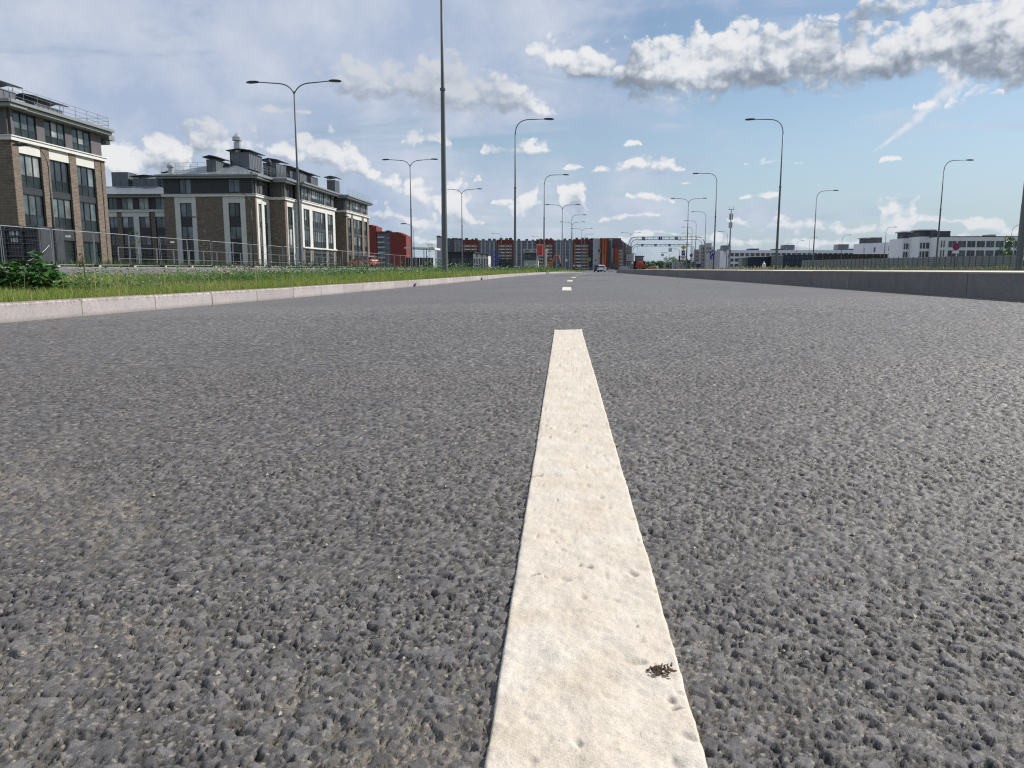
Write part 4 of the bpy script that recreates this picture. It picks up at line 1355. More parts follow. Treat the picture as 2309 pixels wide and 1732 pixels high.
protoS = make_lamp('single'); protoD = make_lamp('double'); protoP = make_lamp('single', 5.9, .06, 1.1, 'dark')
protoM = make_lamp('single', 9.0, .09, 1.6)
used = {}


def lamp(kind, x, y, label, group, rz=0., zoff=None, sc=None):
    pr = {'S': protoS, 'D': protoD, 'P': protoP, 'M': protoM}[kind]
    if kind in used: o = copy_tree(pr)
    else: o = pr; used[kind] = 1
    o.location = (x, y, gzr(x, y) if zoff is None else zoff); o.rotation_euler = (0, 0, rz)
    if sc: o.scale = (sc,) * 3
    tag(o, label, 'street lamp', group)
    return o


gL = 'single-arm lamps along the left kerb'
lamp('S', X_at(1003, 28.0, 600), 28.0, 'tallest and nearest street lamp, its pole running out of the top of the photo', gL)
lamp('S', -3.95, 61.4, 'tall single-arm street lamp right of the pole that leaves the top of the photo', gL)
lamp('S', -2.55, 96, 'single-arm street lamp standing in front of the red banner', gL)
gD = 'double-arm lamps between verge and side street'
lamp('D', -17.0, 48.4, 'large double-arm street lamp in front of the white rendered side of the brick block', gD)
lamp('D', -16.6, 82.5, 'double-arm street lamp between the orange car and the pole that leaves the photo', gD)
lamp('D', -15.1, 112.7, 'double-arm street lamp in front of the black shed, just right of the nearest pole', gD)
gF = 'street lamps far down the road'
for (px, y, kd, lb, rz) in ((1267, 134, 'D', 'double-arm street lamp right of the red banner', 0), (1289.5, 183, 'D', 'second double-arm street lamp right of the red banner', 0), (1311, 212, 'D', 'third and smallest double-arm street lamp right of the red banner', 0),
                            (1288, 159, 'S', 'single-arm street lamp directly behind the second double-arm one', 0), (1317.5, 245, 'S', 'small far single-arm lamp left of the white car', .5), (1421, 236, 'D', 'far double-arm lamp behind the left leg of the nearer gantry', .0),
                            (1217, 262, 'S', 'small far lamp leaning left over the red banner', 2.6), (1130, 240, 'S', 'far lamp arching left above the coloured block and blue hoist', pi)):
    lamp(kd, X_at(px, y), y, lb, gF, rz, -.45)
gR = 'single-arm lamps on the right side of the road'
lamp('S', X_at(2301, 27.3, 560), 27.3, 'street lamp pole cut off by the right edge of the photo', gR, pi)
lamp('S', 17.25, 63.6, 'tall single-arm street lamp right of the antenna mast, arm pointing left', gR, pi)
lamp('S', 18.84, 98, 'single-arm street lamp left of the antenna mast, arm pointing left', gR, pi)
lamp('D', 20.8, 131.9, 'double-arm street lamp above the right half of the gantries', gR, 0)
for (px, y, lb) in ((1588, 158, 'single-arm lamp beside the right leg of the nearer gantry'), (1567, 187, 'single-arm lamp beside the right leg of the farther gantry'), (1559, 215, 'second far single-arm lamp behind the gantries'), (1557, 250, 'farthest arched lamp seen through the gantries')):
    lamp('S', X_at(px, y), y, lb, gR, pi, .0)
gO = 'lamps of the parallel street on the right'
lamp('S', 41.3, 88, 'tall street lamp behind the grey fence, arm pointing right, near the blue no-stopping sign', gO)
lamp('S', 38.3, 120.8, 'street lamp right of the antenna mast with its short arm pointing right', gO, -.35)
for (px, y, k, lb) in ((1993, 168, 'M', 'small lamp on the grey fence line in front of the stepped white block'), (1896, 205, 'M', 'small lamp over the left part of the grey fence'), (1823, 220, 'M', 'small lamp over the dark blue site fence'),
                       (1795, 245, 'M', 'small lamp left of the one over the dark blue site fence'), (1771, 275, 'M', 'tiny lamp in front of the long white building'), (1638, 185, 'M', 'small lamp just left of the antenna mast')):
    lamp(k, X_at(px, y), y, lb, gO, pi if px == 1638 else 0, .2)
lamp('P', X_at(2275, 118), 118, 'slim lamp behind the round green tree at the right', gO, -.3, .3, 1.12)
lamp('P', X_at(118, 41.5, 480), 41.5, 'black lamp post in front of the leftmost brick block, between its first two window bays', 'black lamp posts of the housing estate', pi)
lamp('P', X_at(570, 68, 540), 68, 'black lamp post before the right corner of the stepped brick block', 'black lamp posts of the housing estate', pi)
lamp('P', X_at(464, 99.5, 560), 99.5, 'short black lamp post before the middle of the brick end wall', 'black lamp posts of the housing estate', pi)
lamp('P', X_at(807, 100, 560), 100, 'black lamp post by the orange car', 'black lamp posts of the housing estate', pi)
lamp('P', X_at(934, 112), 112, 'small lamp arching left beside the double-arm lamp near the white canopy', 'black lamp posts of the housing estate', pi)

for i in range(8):
    y = 300 + i * 42
    for px in (1436 + i * 4.2, 1546 - i * 4.5): lamp('S', X_at(px, y), y, ('left' if px < 1495 else 'right') + ' row of far lamps seen under the gantries, %s one' % ('first', 'second', 'third', 'fourth', 'fifth', 'sixth', 'seventh', 'eighth')[i], gF, pi * (px > 1495), -.5)
# ================================================================== temporary fence
M['wire'] = mat('thin_wire', (.16, .17, .17), .6, metal=.3)


def make_panel(Lp=3.4, Hp=2.0):
    t = empty('temporary_fence')
    mb = MB()
    r = .018
    mb.tube([(0, .03, .1), (0, .03, Hp)], r, 6); mb.tube([(0, Lp - .03, .1), (0, Lp - .03, Hp)], r, 6)
    mb.build('fence_post', M['galv'], t)
    mb = MB(); mb.tube([(0, .03, Hp), (0, Lp - .03, Hp)], r, 6); mb.tube([(0, .03, .16), (0, Lp - .03, .16)], r, 6)
    mb.build('fence_rail', M['galv_l'], t)
    mb = MB()
    for k in range(1, 9): mb.tube([(0, .04, .16 + k * .205), (0, Lp - .04, .16 + k * .205)], .0035 if k not in (3, 6) else .006, 3, False)
    for k in range(1, 17): mb.tube([(0, Lp * k / 17, .16), (0, Lp * k / 17, Hp)], .0014, 3, False)
    o = mb.build('wire_mesh', M['wire'], t, 'stuff')
    return t


ordn = ['first', 'second', 'third', 'fourth', 'fifth', 'sixth', 'seventh', 'eighth', 'ninth', 'tenth', 'eleventh', 'twelfth', 'thirteenth', 'fourteenth', 'fifteenth', 'sixteenth', 'seventeenth', 'eighteenth', 'nineteenth', 'twentieth']
pp = make_panel()
mb = MB(); mb.cbox(-.52, .22, -.13, .13, -.03, .15, .03)
ft = empty('weight_block'); mb.build('foot_block', M['concrete_d'], ft)
e_ = MB(); e_.box(.22, .262, -.10, .0, -.01, .11); e_.box(.22, .262, .025, .10, -.01, .11); e_.build('pale_end', M['whitep'], ft)
yq = 31.85
def fx_(y): return -27.2 + .028 * (y - 32)
marks = {0: 'cut off by the left photo edge', 1: 'in front of the black container', 2: 'left of the first brick pier seen whole', 3: 'before the rightmost window bay of the left block', 4: 'before the right corner of the left block',
         5: 'before the gap between the brick blocks', 6: 'with a small white tag beside it, before the second block', 7: 'before the left white window strip', 8: 'before the middle of the brick end wall', 9: 'before the right white window strip',
         10: 'just left of the large double-arm lamp', 11: 'right behind the large double-arm lamp'}
for i in range(34):
    o = pp if i == 0 else copy_tree(pp)
    x0, x1 = fx_(yq), fx_(yq + 3.45)
    o.location = (x0, yq, .37 + random.uniform(-.02, .02))
    o.rotation_euler = (random.uniform(-.008, .008), random.uniform(-.03, .03), -atan2(x1 - x0, 3.45) + random.uniform(-.03, .03))
    if i < 20: lb = 'galvanised mesh fence panel, %s from the left%s' % (ordn[i], (', ' + marks[i]) if i in marks else ' along the side street')
    else: lb = 'galvanised mesh fence panel, %s of the far stretch beyond the orange car' % ordn[i - 20]
    tag(o, ' '.join(lb.split()[:16]), 'fence panel', 'temporary mesh fence panels')
    f_ = ft if i == 0 else copy_tree(ft)
    f_.location = (x0 + .02, yq, .395); f_.rotation_euler = (0, 0, random.uniform(-.12, .12))
    lb = ('dark fence foot block, %s from the left along the side street' % ordn[i]) if i < 20 else ('dark fence foot block, %s of the far stretch of mesh fence' % ordn[i - 20])
    tag(f_, lb, 'fence foot', 'foot blocks of the mesh fence')
    yq += 3.45
for i, (px, py, y) in enumerate(((127, 533, 40), (383, 546, 50.5))):
    p = at_y(px, py, y)
    t = MB().box(-.13, .13, -.01, .01, -.055, .055).build('fence_tag', M['whitep']); t.location = (fx_(y) + .05, y, p.z)
    t.rotation_euler = (0, 0, .7)
    tag(t, ('small white tag on the fence right of the black container', 'small white tag on the fence before the second brick block')[i], 'tag', 'white tags on the mesh fence')
# hanging cable looped on the fence
mb = MB()
p0, p1, p2 = at_x(111, 553, -26.85), at_x(80, 588, -26.88), at_x(18, 599, -26.95)
mb.tube(arc_pts(p0, p1 + Vector((0, 0, -.1)), p2, 14), .0032, 5)
tag(mb.build('loose_cable', M['galv_l']), 'loose pale cable hanging in a long curve on the fence before the container', 'cable')
# second, lower fence behind (posts and rail) before brick block
lf = empty('estate_fence'); tag(lf, 'low grey post and rail fence behind the mesh fence, before the brick blocks', 'fence')
yq = 55.; k = 0
mb = MB()
while yq < 112:
    box(lf, 'fence_post', M['galv'], -33.3, -33.22, yq, yq + .08, .4, 1.95); yq += 2.7
for z in (1.05, 1.9): mb.box(-33.27, -33.24, 55, 111, z, z + .04)
mb.build('fence_rail', M['galv'], lf)
lf2 = empty('railing_fence'); tag(lf2, 'low black railing on the grass below the stepped brick block', 'fence')
mb = MB()
for k in range(150):
    y = 88 + k * .4; mb.box(-36.02, -35.98, y, y + .025, .5, 1.4)
mb.build('baluster', M['dark'], lf2, 'stuff')
MB().box(-36.03, -35.97, 88, 148, 1.38, 1.43).build('top_rail', M['dark'], lf2)

# ================================================================== text helper
def text_mesh(s, size, m, extrude=.004, align='CENTER'):
    cu = bpy.data.curves.new('text', 'FONT'); cu.body = s; cu.size = size; cu.extrude = extrude; cu.align_x = align; cu.align_y = 'CENTER'
    cu.resolution_u = 3; cu.offset = .012
    o = bpy.data.objects.new('text', cu); LINK(o)
    dg = bpy.context.evaluated_depsgraph_get(); dg.update()
    me = bpy.data.meshes.new_from_object(o.evaluated_get(dg))
    bpy.data.objects.remove(o); bpy.data.curves.remove(cu)
    me.materials.clear(); me.materials.append(m)
    return me


# ================================================================== black container
M['cont'] = mat('container_paint', (.045, .049, .060), .5, var=.25, scale=2.2, bump=.002, bscale=12)
ct = empty('waste_container', (X_at(91, 46.9, 560) - 2.02, 46.9, .45))
tag(ct, 'black ribbed steel container with white numbers behind the fence at the left edge', 'container')
mb = MB(); mb.box(-6.0, 2.02, .1, 2.4, .15, 2.55); mb.build('body', M['cont'], ct)
# the ribbed long side looks along -Y
for x in (-4.9, -3.75, -2.6, -1.45, -.3, .85, 1.95):
    box(ct, 'side_post', M['cont'], ct.location.x + x - .07, ct.location.x + x + .07, ct.location.y - .06, ct.location.y + .14, .45, 3.05)
for i, z in enumerate((.62, 1.04, 1.46, 1.88, 2.30)):
    for a, b in ((-4.83, -3.82), (-3.68, -2.67), (-2.53, -1.52), (-1.38, -.37), (-.23, .78), (.92, 1.88)):
        mb = MB(); mb.hull8([(a, .1, z - .06), (b, .1, z - .06), (b, .1, z + .06), (a, .1, z + .06)], [(a + .03, -.075, z - .02), (b - .03, -.075, z - .02), (b - .03, -.075, z + .04), (a + .03, -.075, z + .04)])
        mb.f = [q[::-1] for q in mb.f]
        mb.build('side_rib', M['cont'], ct)
for (s, z) in (('18 8', 2.09), ('183', 1.67)):
    o = add_obj('painted_number', text_mesh(s, .37, M['whitep'], .012), ct)
    o.rotation_euler = (pi / 2, 0, 0); o.location = (X_at(31, 46.9, 548) - ct.location.x, .080, z)
mb = MB(); mb.tube([(-5, .3, .12), (-5, .3, .0)], .1, 8)
mb.box(-5.9, 1.9, .2, .35, 0, .15); mb.box(-5.9, 1.9, 1.9, 2.1, 0, .15); mb.build('skid', M['dark'], ct)

# ================================================================== cars
def carpaint(name, col):
    m, g, b = new_mat(name)
    b.inputs['Base Color'].default_value = tuple(col) + (1,); b.inputs['Roughness'].default_value = .28
    b.inputs['Coat Weight'].default_value = .8; b.inputs['Coat Roughness'].default_value = .06; b.inputs['Metallic'].default_value = .25
    return m


M['cglass'] = glassmat('car_glass', (.02, .024, .028), .05)
M['tyre'] = mat('tyre_rubber', (.018, .018, .018), .85)
M['rim'] = mat('alloy_rim', (.45, .45, .46), .3, metal=.8)
M['lampred'] = mat('tail_lamp', (.35, .02, .015), .25)
M['lampw'] = mat('head_lamp', (.75, .76, .78), .15)


def make_car(col, label, kind='suv', L=4.6, Wd=1.82, H=1.66, cat='car'):
    t = empty('parked_car'); tag(t, label, cat)
    paint = carpaint('car_paint', col)
    # side profile, x forward; stations with half width
    low = [(-L / 2, .62), (-L / 2 + .02, .95), (-L / 2 + .12, 1.08), (-L * .2, 1.08), (L * .16, 1.03), (L * .3, 1.0), (L * .46, .86), (L / 2, .68), (L / 2 - .02, .36), (L * .42, .24), (-L * .44, .26), (-L / 2, .36)]
    def prism(poly, w0, w1, zt, name, m):
        mb = MB(); n = len(poly)
        for s in (-1, 1):
            for (x, z) in poly:
                w = w0 + (w1 - w0) * max(0, min(1, (z - .5) / (zt - .5)))
                mb.v.append((x, s * w, z))
        mb.f.append(tuple(range(n))); mb.f.append(tuple(n + k for k in reversed(range(n))))
        for k in range(n): mb.f.append((k, n + k, n + (k + 1) % n, (k + 1) % n))
        return mb.build(name, m, t)
    prism(low, Wd / 2, Wd / 2 - .05, 1.08, 'body', paint)
    g = [(-L * .47, 1.07), (-L * .40, H - .14), (-L * .3, H - .05), (L * .05, H - .04), (L * .12, H - .12), (L * .27, 1.0)]
    prism(g, Wd / 2 - .04, Wd / 2 - .24, H, 'window_band', M['cglass'])
    roof = [(-L * .41, H - .16), (-L * .31, H - .02), (-L * .1, H), (L * .06, H - .02), (L * .125, H - .12), (L * .05, H - .07), (-L * .3, H - .07)]
    prism(roof, Wd / 2 - .2, Wd / 2 - .23, H, 'roof', paint)
    for s in (-1, 1):
        for (xa, xb, xt, xu) in ((-.44, -.40, -.385, -.36), (-.20, -.175, -.19, -.17), (.02, .045, .0, .02), (.245, .275, .12, .135)):
            mb = MB(); w0, w1 = Wd / 2 - .035, Wd / 2 - .225
            mb.hull8([(xa * L, s * w0, 1.05), (xb * L, s * w0, 1.05), (xb * L, s * (w0 - .03), 1.05), (xa * L, s * (w0 - .03), 1.05)], [(xt * L, s * w1, H - .1), (xu * L, s * w1, H - .1), (xu * L, s * (w1 - .03), H - .1), (xt * L, s * (w1 - .03), H - .1)])
            mb.build('pillar', paint, t)
        for xw in (-L * .29, L * .31):
            w = MB(); w.tube([(xw, s * (Wd / 2 - .22), .34), (xw, s * (Wd / 2 + .01), .34)], .34, 18); wo_ = w.build('wheel', M['tyre'], t)
            r = MB(); r.tube([(xw, s * (Wd / 2), .34), (xw, s * (Wd / 2 + .022), .34)], .22, 12); r.build('rim', M['rim'], wo_)
        MB().box(-L / 2 - .012, -L / 2 + .1, min(s * .55, s * .86), max(s * .55, s * .86), .82, 1.04).build('tail_light', M['lampred'], t)
        MB().box(L / 2 - .16, L / 2 - .02, min(s * .5, s * .82), max(s * .5, s * .82), .66, .8).build('headlight', M['lampw'], t)
        MB().box(L * .2, L * .24, min(s * .9, s * 1.04), max(s * .9, s * 1.04), 1.0, 1.13).build('mirror', paint, t)
    MB().box(-L / 2 - .03, -L / 2 + .05, -.75, .75, .32, .5).build('bumper', M['dark'], t)
    MB().box(-L / 2 - .015, -L / 2 + .02, -.26, .26, .62, .74).build('number_plate', M['whitep'], t)
    MB().box(-L * .465 - .01, -L * .43, -.62, .62, 1.12, H - .24).build('rear_window', M['cglass'], t)
    return t


car = make_car((.36, .105, .03), 'orange-brown SUV parked behind the mesh fence beyond the brick block')
car.location = (X_at(820, 106, 600), 106, .50); car.rotation_euler = (0, 0, pi - .55)
car = make_car((.72, .74, .76), 'white SUV at the far end of the road, seen from behind')
car.location = (X_at(1357, 178, 605), 178, gz(178) + .12); car.rotation_euler = (0, 0, pi / 2 - .12)
car = make_car((.012, .014, .02), 'black car beside the white SUV at the far end of the road', H=1.9)
car.location = (X_at(1349, 188, 605), 190, gz(188) + .15); car.rotation_euler = (0, 0, pi / 2)
car = make_car((.40, .02, .02), 'small red car far away between the tractor and the sign gantries', H=1.5)
car.location = (X_at(1470, 300, 605), 300, .05); car.rotation_euler = (0, 0, pi / 2 + .3)
car = make_car((.70, .70, .72), 'small white car right behind the red one under the gantries', H=1.5)
car.location = (X_at(1478, 325, 605), 325, .05); car.rotation_euler = (0, 0, pi / 2 + .2)
car = make_car((.68, .68, .70), 'white car parked on the waste ground before the dark blue sheds', H=1.5)
car.location = (X_at(1697, 262, 600), 262, .2); car.rotation_euler = (0, 0, .2)

# red tractor with cab
tr = empty('tractor', (X_at(1442, 150, 600), 150, zr - .02)); tag(tr, 'red tractor with a dark framed cab standing right of the road end', 'tractor')
M['tred'] = mat('tractor_red', (.36, .045, .02), .5, var=.15, scale=3)
mb = MB(); mb.hull8([(-.45, -1.9, .75), (.45, -1.9, .75), (.55, .2, .75), (-.55, .2, .75)], [(-.4, -1.8, 1.4), (.4, -1.8, 1.4), (.5, .2, 1.55), (-.5, .2, 1.55)]); mb.build('bonnet', M['tred'], tr)
MB().box(-.75, .75, .1, 1.5, .6, 1.3).build('chassis', M['tred'], tr)
mb = MB()
for x in (-.68, .68):
    for y in (.15, 1.4): mb.box(x - .05, x + .05, y - .05, y + .05, 1.3, 2.45)
mb.build('cab_frame', M['dark'], tr); MB().cbox(-.85, .85, 0, 1.6, 2.45, 2.62, .08).build('cab_roof', M['dark'], tr)
MB().box(-.62, .62, .2, 1.36, 1.35, 2.42).build('cab_window', M['glass'], tr)
for x in (-.85, .85):
    w = MB(); w.tube([(x - .22, 1.0, .78), (x + .22, 1.0, .78)], .78, 18); a = w.build('wheel', M['tyre'], tr)
    r = MB(); r.tube([(x - .24, 1.0, .78), (x + .24, 1.0, .78)], .36, 12); r.build('rim', M['tred'], a)
    w = MB(); w.tube([(x * .85 - .14, -1.5, .45), (x * .85 + .14, -1.5, .45)], .45, 16); a = w.build('wheel', M['tyre'], tr)
    r = MB(); r.tube([(x * .85 - .16, -1.5, .45), (x * .85 + .16, -1.5, .45)], .2, 10); r.build('rim', M['tred'], a)
    MB().box(x - .28, x + .28, .3, 1.7, 1.5, 1.6).build('mudguard', M['tred'], tr)
mb = MB(); mb.box(-.9, .9, -2.9, -2.5, .3, .9); mb.tube([(-.5, -2.6, .6), (-.5, -.6, 1.3)], .07, 6); mb.tube([(.5, -2.6, .6), (.5, -.6, 1.3)], .07, 6); mb.build('loader', M['tred'], tr)

# excavator
xc = empty('excavator', (X_at(1236, 150, 600), 150, -.1)); tag(xc, 'orange-brown excavator with folded arm right of the red banner', 'excavator')
M['exo'] = mat('excavator_orange', (.42, .14, .045), .55, var=.15, scale=3)
MB().cbox(-1.3, .9, -1, 1, .75, 1.75, .15).build('body', M['exo'], xc)
MB().cbox(-.9, .1, -.95, 0, 1.75, 2.7, .12).build('cab', M['cglass'], xc)
for y in (-.95, .95):
    mb = MB(); mb.tube([(-1.2, y - .22, .4), (-1.2, y + .22, .4)], .38, 12); mb.tube([(1.2, y - .22, .4), (1.2, y + .22, .4)], .38, 12); mb.box(-1.2, 1.2, y - .22, y + .22, .05, .75); mb.build('track', M['tyre'], xc)
mb = MB(); mb.tube([(.7, 0, 1.5), (1.3, 0, 2.9), (2.0, 0, 3.1)], [.2, .18, .15], 6); mb.build('boom', M['exo'], xc)
mb = MB(); mb.tube([(2.0, 0, 3.1), (2.5, 0, 1.4)], [.15, .1], 6); mb.build('stick', M['exo'], xc)
mb = MB(); mb.hull8([(2.2, -.4, .9), (2.8, -.4, .7), (2.8, .4, .7), (2.2, .4, .9)], [(2.3, -.4, 1.5), (2.75, -.4, 1.4), (2.75, .4, 1.4), (2.3, .4, 1.5)]); mb.build('bucket', M['dark'], xc)

# ================================================================== gantries and signs
M['blue'] = mat('sign_blue', (.010, .035, .20), .45)
M['blue2'] = mat('sign_blue_dull', (.03, .05, .24), .5)
M['signw'] = mat('sign_white', (.75, .75, .74), .5)
M['signg'] = mat('sign_green', (.03, .26, .11), .45)
M['signy'] = mat('sign_yellow', (.72, .40, .03), .45)
M['signr'] = mat('sign_red', (.50, .02, .03), .45)
M['gree'] = mat('bright_green_shade', (.16, .5, .12), .5)


def arrow(parent, x, y, z, s, kind, m):
    mb = MB(); y -= .06
    if kind == 'turn':
        mb.box(x - s * .3, x - s * .16, y, y + .02, z - s * .34, z + s * .2); mb.box(x - s * .3, x + s * .22, y, y + .02, z + s * .12, z + s * .26)
        i = len(mb.v); mb.hull8([(x + s * .36, y, z - s * .16), (x + s * .1, y, z + s * .1), (x + s * .34, y, z + s * .34), (x + s * .36, y, z + s * .3)], [(x + s * .36, y + .02, z - s * .16), (x + s * .1, y + .02, z + s * .1), (x + s * .34, y + .02, z + s * .34), (x + s * .36, y + .02, z + s * .3)])
    elif kind == 'diag':
        mb.hull8([(x - s * .3, y, z - s * .28), (x - s * .18, y, z - s * .36), (x + s * .24, y, z + s * .1), (x + s * .12, y, z + s * .2)], [(x - s * .3, y + .02, z - s * .28), (x - s * .18, y + .02, z - s * .36), (x + s * .24, y + .02, z + s * .1), (x + s * .12, y + .02, z + s * .2)])
        mb.hull8([(x, y, z + s * .32), (x + s * .32, y, z), (x + s * .36, y, z + s * .36), (x + s * .35, y, z + s * .36)], [(x, y + .02, z + s * .32), (x + s * .32, y + .02, z), (x + s * .36, y + .02, z + s * .36), (x + s * .35, y + .02, z + s * .36)])
    else:
        mb.box(x - s * .07, x + s * .07, y, y + .02, z - s * .36, z + s * .1)
        mb.hull8([(x - s * .22, y, z + s * .08), (x + s * .22, y, z + s * .08), (x + s * .01, y, z + s * .38), (x - s * .01, y, z + s * .38)], [(x - s * .22, y + .02, z + s * .08), (x + s * .22, y + .02, z + s * .08), (x + s * .01, y + .02, z + s * .38), (x - s * .01, y + .02, z + s * .38)])
    o = mb.build('arrow', m, parent)
    o.location = -parent.location - (parent.parent.location if parent.parent else Vector())
    return o


def gantry(label, Y, pxl, pxr, ztop, dep, signs, legw):
    g = empty('sign_gantry'); tag(g, label, 'gantry', 'sign gantries over the road')
    x0, x1 = X_at(pxl, Y, 560), X_at(pxr, Y, 560)
    R = 1.6
    def path(off, zt):
        a = x0 + off; b = x1 - off; r = R - off
        return [(a, Y, -.2), (a, Y, zt - r)] + [tuple(p) for p in arc_pts((a, Y, zt - r), (a, Y, zt), (a + r, Y, zt), 8)][1:] + [tuple(p) for p in arc_pts((b - r, Y, zt), (b, Y, zt), (b, Y, zt - r), 8)] + [(b, Y, -.2)]
    mb = MB(); mb.tube(path(0, ztop), .075, 8); mb.build('outer_tube', M['galv'], g, smooth=True)
    mb = MB(); mb.tube(path(dep, ztop - dep), .06, 8); mb.build('inner_tube', M['galv'], g, smooth=True)
    n = int((x1 - x0 - 2 * R) / 1.05)
    for k in range(n + 1):
        x = x0 + R + (x1 - x0 - 2 * R) * k / n
        box(g, 'web_plate', M['galv'], x - .05, x + .05, Y - .03, Y + .03, ztop - dep, ztop)
    for x in (x0, x1 - dep):
        for z in (1.2, 2.6, 4.0): box(g, 'web_plate', M['galv'], x, x + dep, Y - .03, Y + .03, z, z + .1)
    for (px, kd, s) in signs:
        x = X_at(px, Y, 540); z = ztop - dep / 2
        sgn = box(g, 'sign_plate', M['blue'], x - s / 2, x + s / 2, Y - .12, Y - .08, z - s / 2, z + s / 2)
        arrow(sgn, x, Y - .09, z, s * .95, kd, M['signw'])
    return g


gantry('nearer and larger sign gantry with three blue signs, spanning the far carriageway', 153, 1417.5, 1588.5, 6.62, .50, ((1451, 'diag', .66), (1489, 'up', .66), (1525, 'turn', .66)), .2)
gantry('farther and lower sign gantry with three blue signs, seen below the larger one', 193, 1424, 1566, 6.45, .40, ((1448.5, 'up', .60), (1478.5, 'up', .60), (1510, 'turn', .60)), .2)


def cyl_sign(parent, x, y, z, r, m, n=20, name='sign_plate', d=.03):
    mb = MB(); mb.disc((0, 0, 0), r, n, 'y', d); o = mb.build(name, m, parent)
    o.location = Vector((x, y, z)) - (parent.location if parent else Vector())
    return o


def sign_post(name, label, px, Y, zb, ztop, group=None, m='galv', r=.04):
    x = X_at(px, Y, 590)
    t = empty(name, (x, Y, zb)); tag(t, label, 'sign', group)
    mb = MB(); mb.tube([(0, 0, -.3), (0, 0, ztop - zb)], r, 8); mb.build('post', M[m], t)
    return t, x


def xbars(parent, r, m, y):
    mb = MB()
    for s in (-1, 1):
        d = r * .60; w = r * .085
        mb.hull8([(-d - w, y, s * -d + s * w), (-d + w, y, s * -d - s * w), (d + w, y, s * d - s * w), (d - w, y, s * d + s * w)], [(-d - w, y + .01, s * -d + s * w), (-d + w, y + .01, s * -d - s * w), (d + w, y + .01, s * d - s * w), (d - w, y + .01, s * d + s * w)])
        y -= .003
    return mb.build('cross', m, parent)


# round no-stopping sign near the right edge
t, x = sign_post('road_sign', 'round blue and red no-stopping sign with a white plate below, near the right edge', 2152.5, 80, zr, at_y(2152, 549, 80).z, None, 'dark')
zc = at_y(2152, 556.5, 80).z
cyl_sign(t, x, 79.94, zc, .36, M['signr']); b_ = cyl_sign(t, x, 79.925, zc, .29, M['blue2'], 20, 'sign_face'); xbars(b_, .32, M['signr'], -.012)
zc = at_y(2152, 568.5, 80).z
box(t, 'sign_plate', M['signw'], x - .33, x + .33, 79.93, 79.96, zc - .13, zc + .13)
# diamond, parking and no-entry stack
Ys = 150
t, x = sign_post('road_sign', 'stack of three signs, yellow diamond over blue square over red ring, by the gantries', 1540, Ys, zr, at_y(1540, 552, Ys).z, 'road signs beside the gantries')
z = at_y(1540, 558, Ys).z
a = cyl_sign(t, x, Ys - .1, z, .50, M['signw'], 4); a.rotation_euler = (0, pi / 4, 0); a.rotation_euler = (0, 0, 0)
mb = MB(); s = .50; mb.hull8([(0, 0, -s), (s, 0, 0), (0, 0, s), (-s, 0, 0)], [(0, .03, -s), (s, .03, 0), (0, .03, s), (-s, .03, 0)]); o = mb.build('sign_face', M['signy'], t); o.location = Vector((x, Ys - .14, z)) - t.location
bpy.data.objects.remove(a)
z = at_y(1540, 570, Ys).z
q = box(t, 'sign_plate', M['blue'], x - .36, x + .36, Ys - .1, Ys - .07, z - .45, z + .45); arrow(q, x, Ys - .08, z, .7, 'diag', M['signw'])
z = at_y(1538, 579.5, Ys).z
cyl_sign(t, x, Ys - .1, z, .42, M['signr']); b_ = cyl_sign(t, x, Ys - .115, z, .32, M['signw'], 20, 'sign_face'); xbars(b_, .3, M['signr'], -.012)
t, x = sign_post('road_sign', 'small round red and blue no-stopping sign right of the yellow diamond', 1558, 165, zr, at_y(1558, 571, 165).z, 'road signs beside the gantries')
z = at_y(1558, 576, 165).z
cyl_sign(t, x, 164.9, z, .34, M['signr']); b_ = cyl_sign(t, x, 164.885, z, .26, M['blue2'], 20, 'sign_face'); xbars(b_, .3, M['signr'], -.012)
t, x = sign_post('road_sign', 'white give-way triangle over two blue signs beside the pole left of the mast', 1605, 96, zr, at_y(1605, 556, 96).z, 'road signs beside the gantries')
z = at_y(1605, 560, 96).z
mb = MB(); s = .32; mb.hull8([(-s, 0, s * .6), (s, 0, s * .6), (.01, 0, -s), (-.01, 0, -s)], [(-s, .03, s * .6), (s, .03, s * .6), (.01, .03, -s), (-.01, .03, -s)]); mb.f = [q[::-1] for q in mb.f]; o = mb.build('sign_face', M['signr'], t); o.location = Vector((x, 95.86, z)) - t.location
mb = MB(); s = .24; mb.hull8([(-s, 0, s * .6), (s, 0, s * .6), (.01, 0, -s * .9), (-.01, 0, -s * .9)], [(-s, .02, s * .6), (s, .02, s * .6), (.01, .02, -s * .9), (-.01, .02, -s * .9)]); mb.f = [q[::-1] for q in mb.f]; o = mb.build('sign_face', M['signw'], t); o.location = Vector((x, 95.83, z)) - t.location
z = at_y(1605, 571, 96).z
b_ = cyl_sign(t, x, 95.9, z, .34, M['blue2'])
arrow(b_, x, 95.93, z, .55, 'turn', M['signw'])
z = at_y(1605, 579, 96).z
q = box(t, 'sign_plate', M['blue2'], x - .26, x + .26, 95.86, 95.9, z - .3, z + .1); arrow(q, x, 95.86, z - .1, .4, 'up', M['signw'])
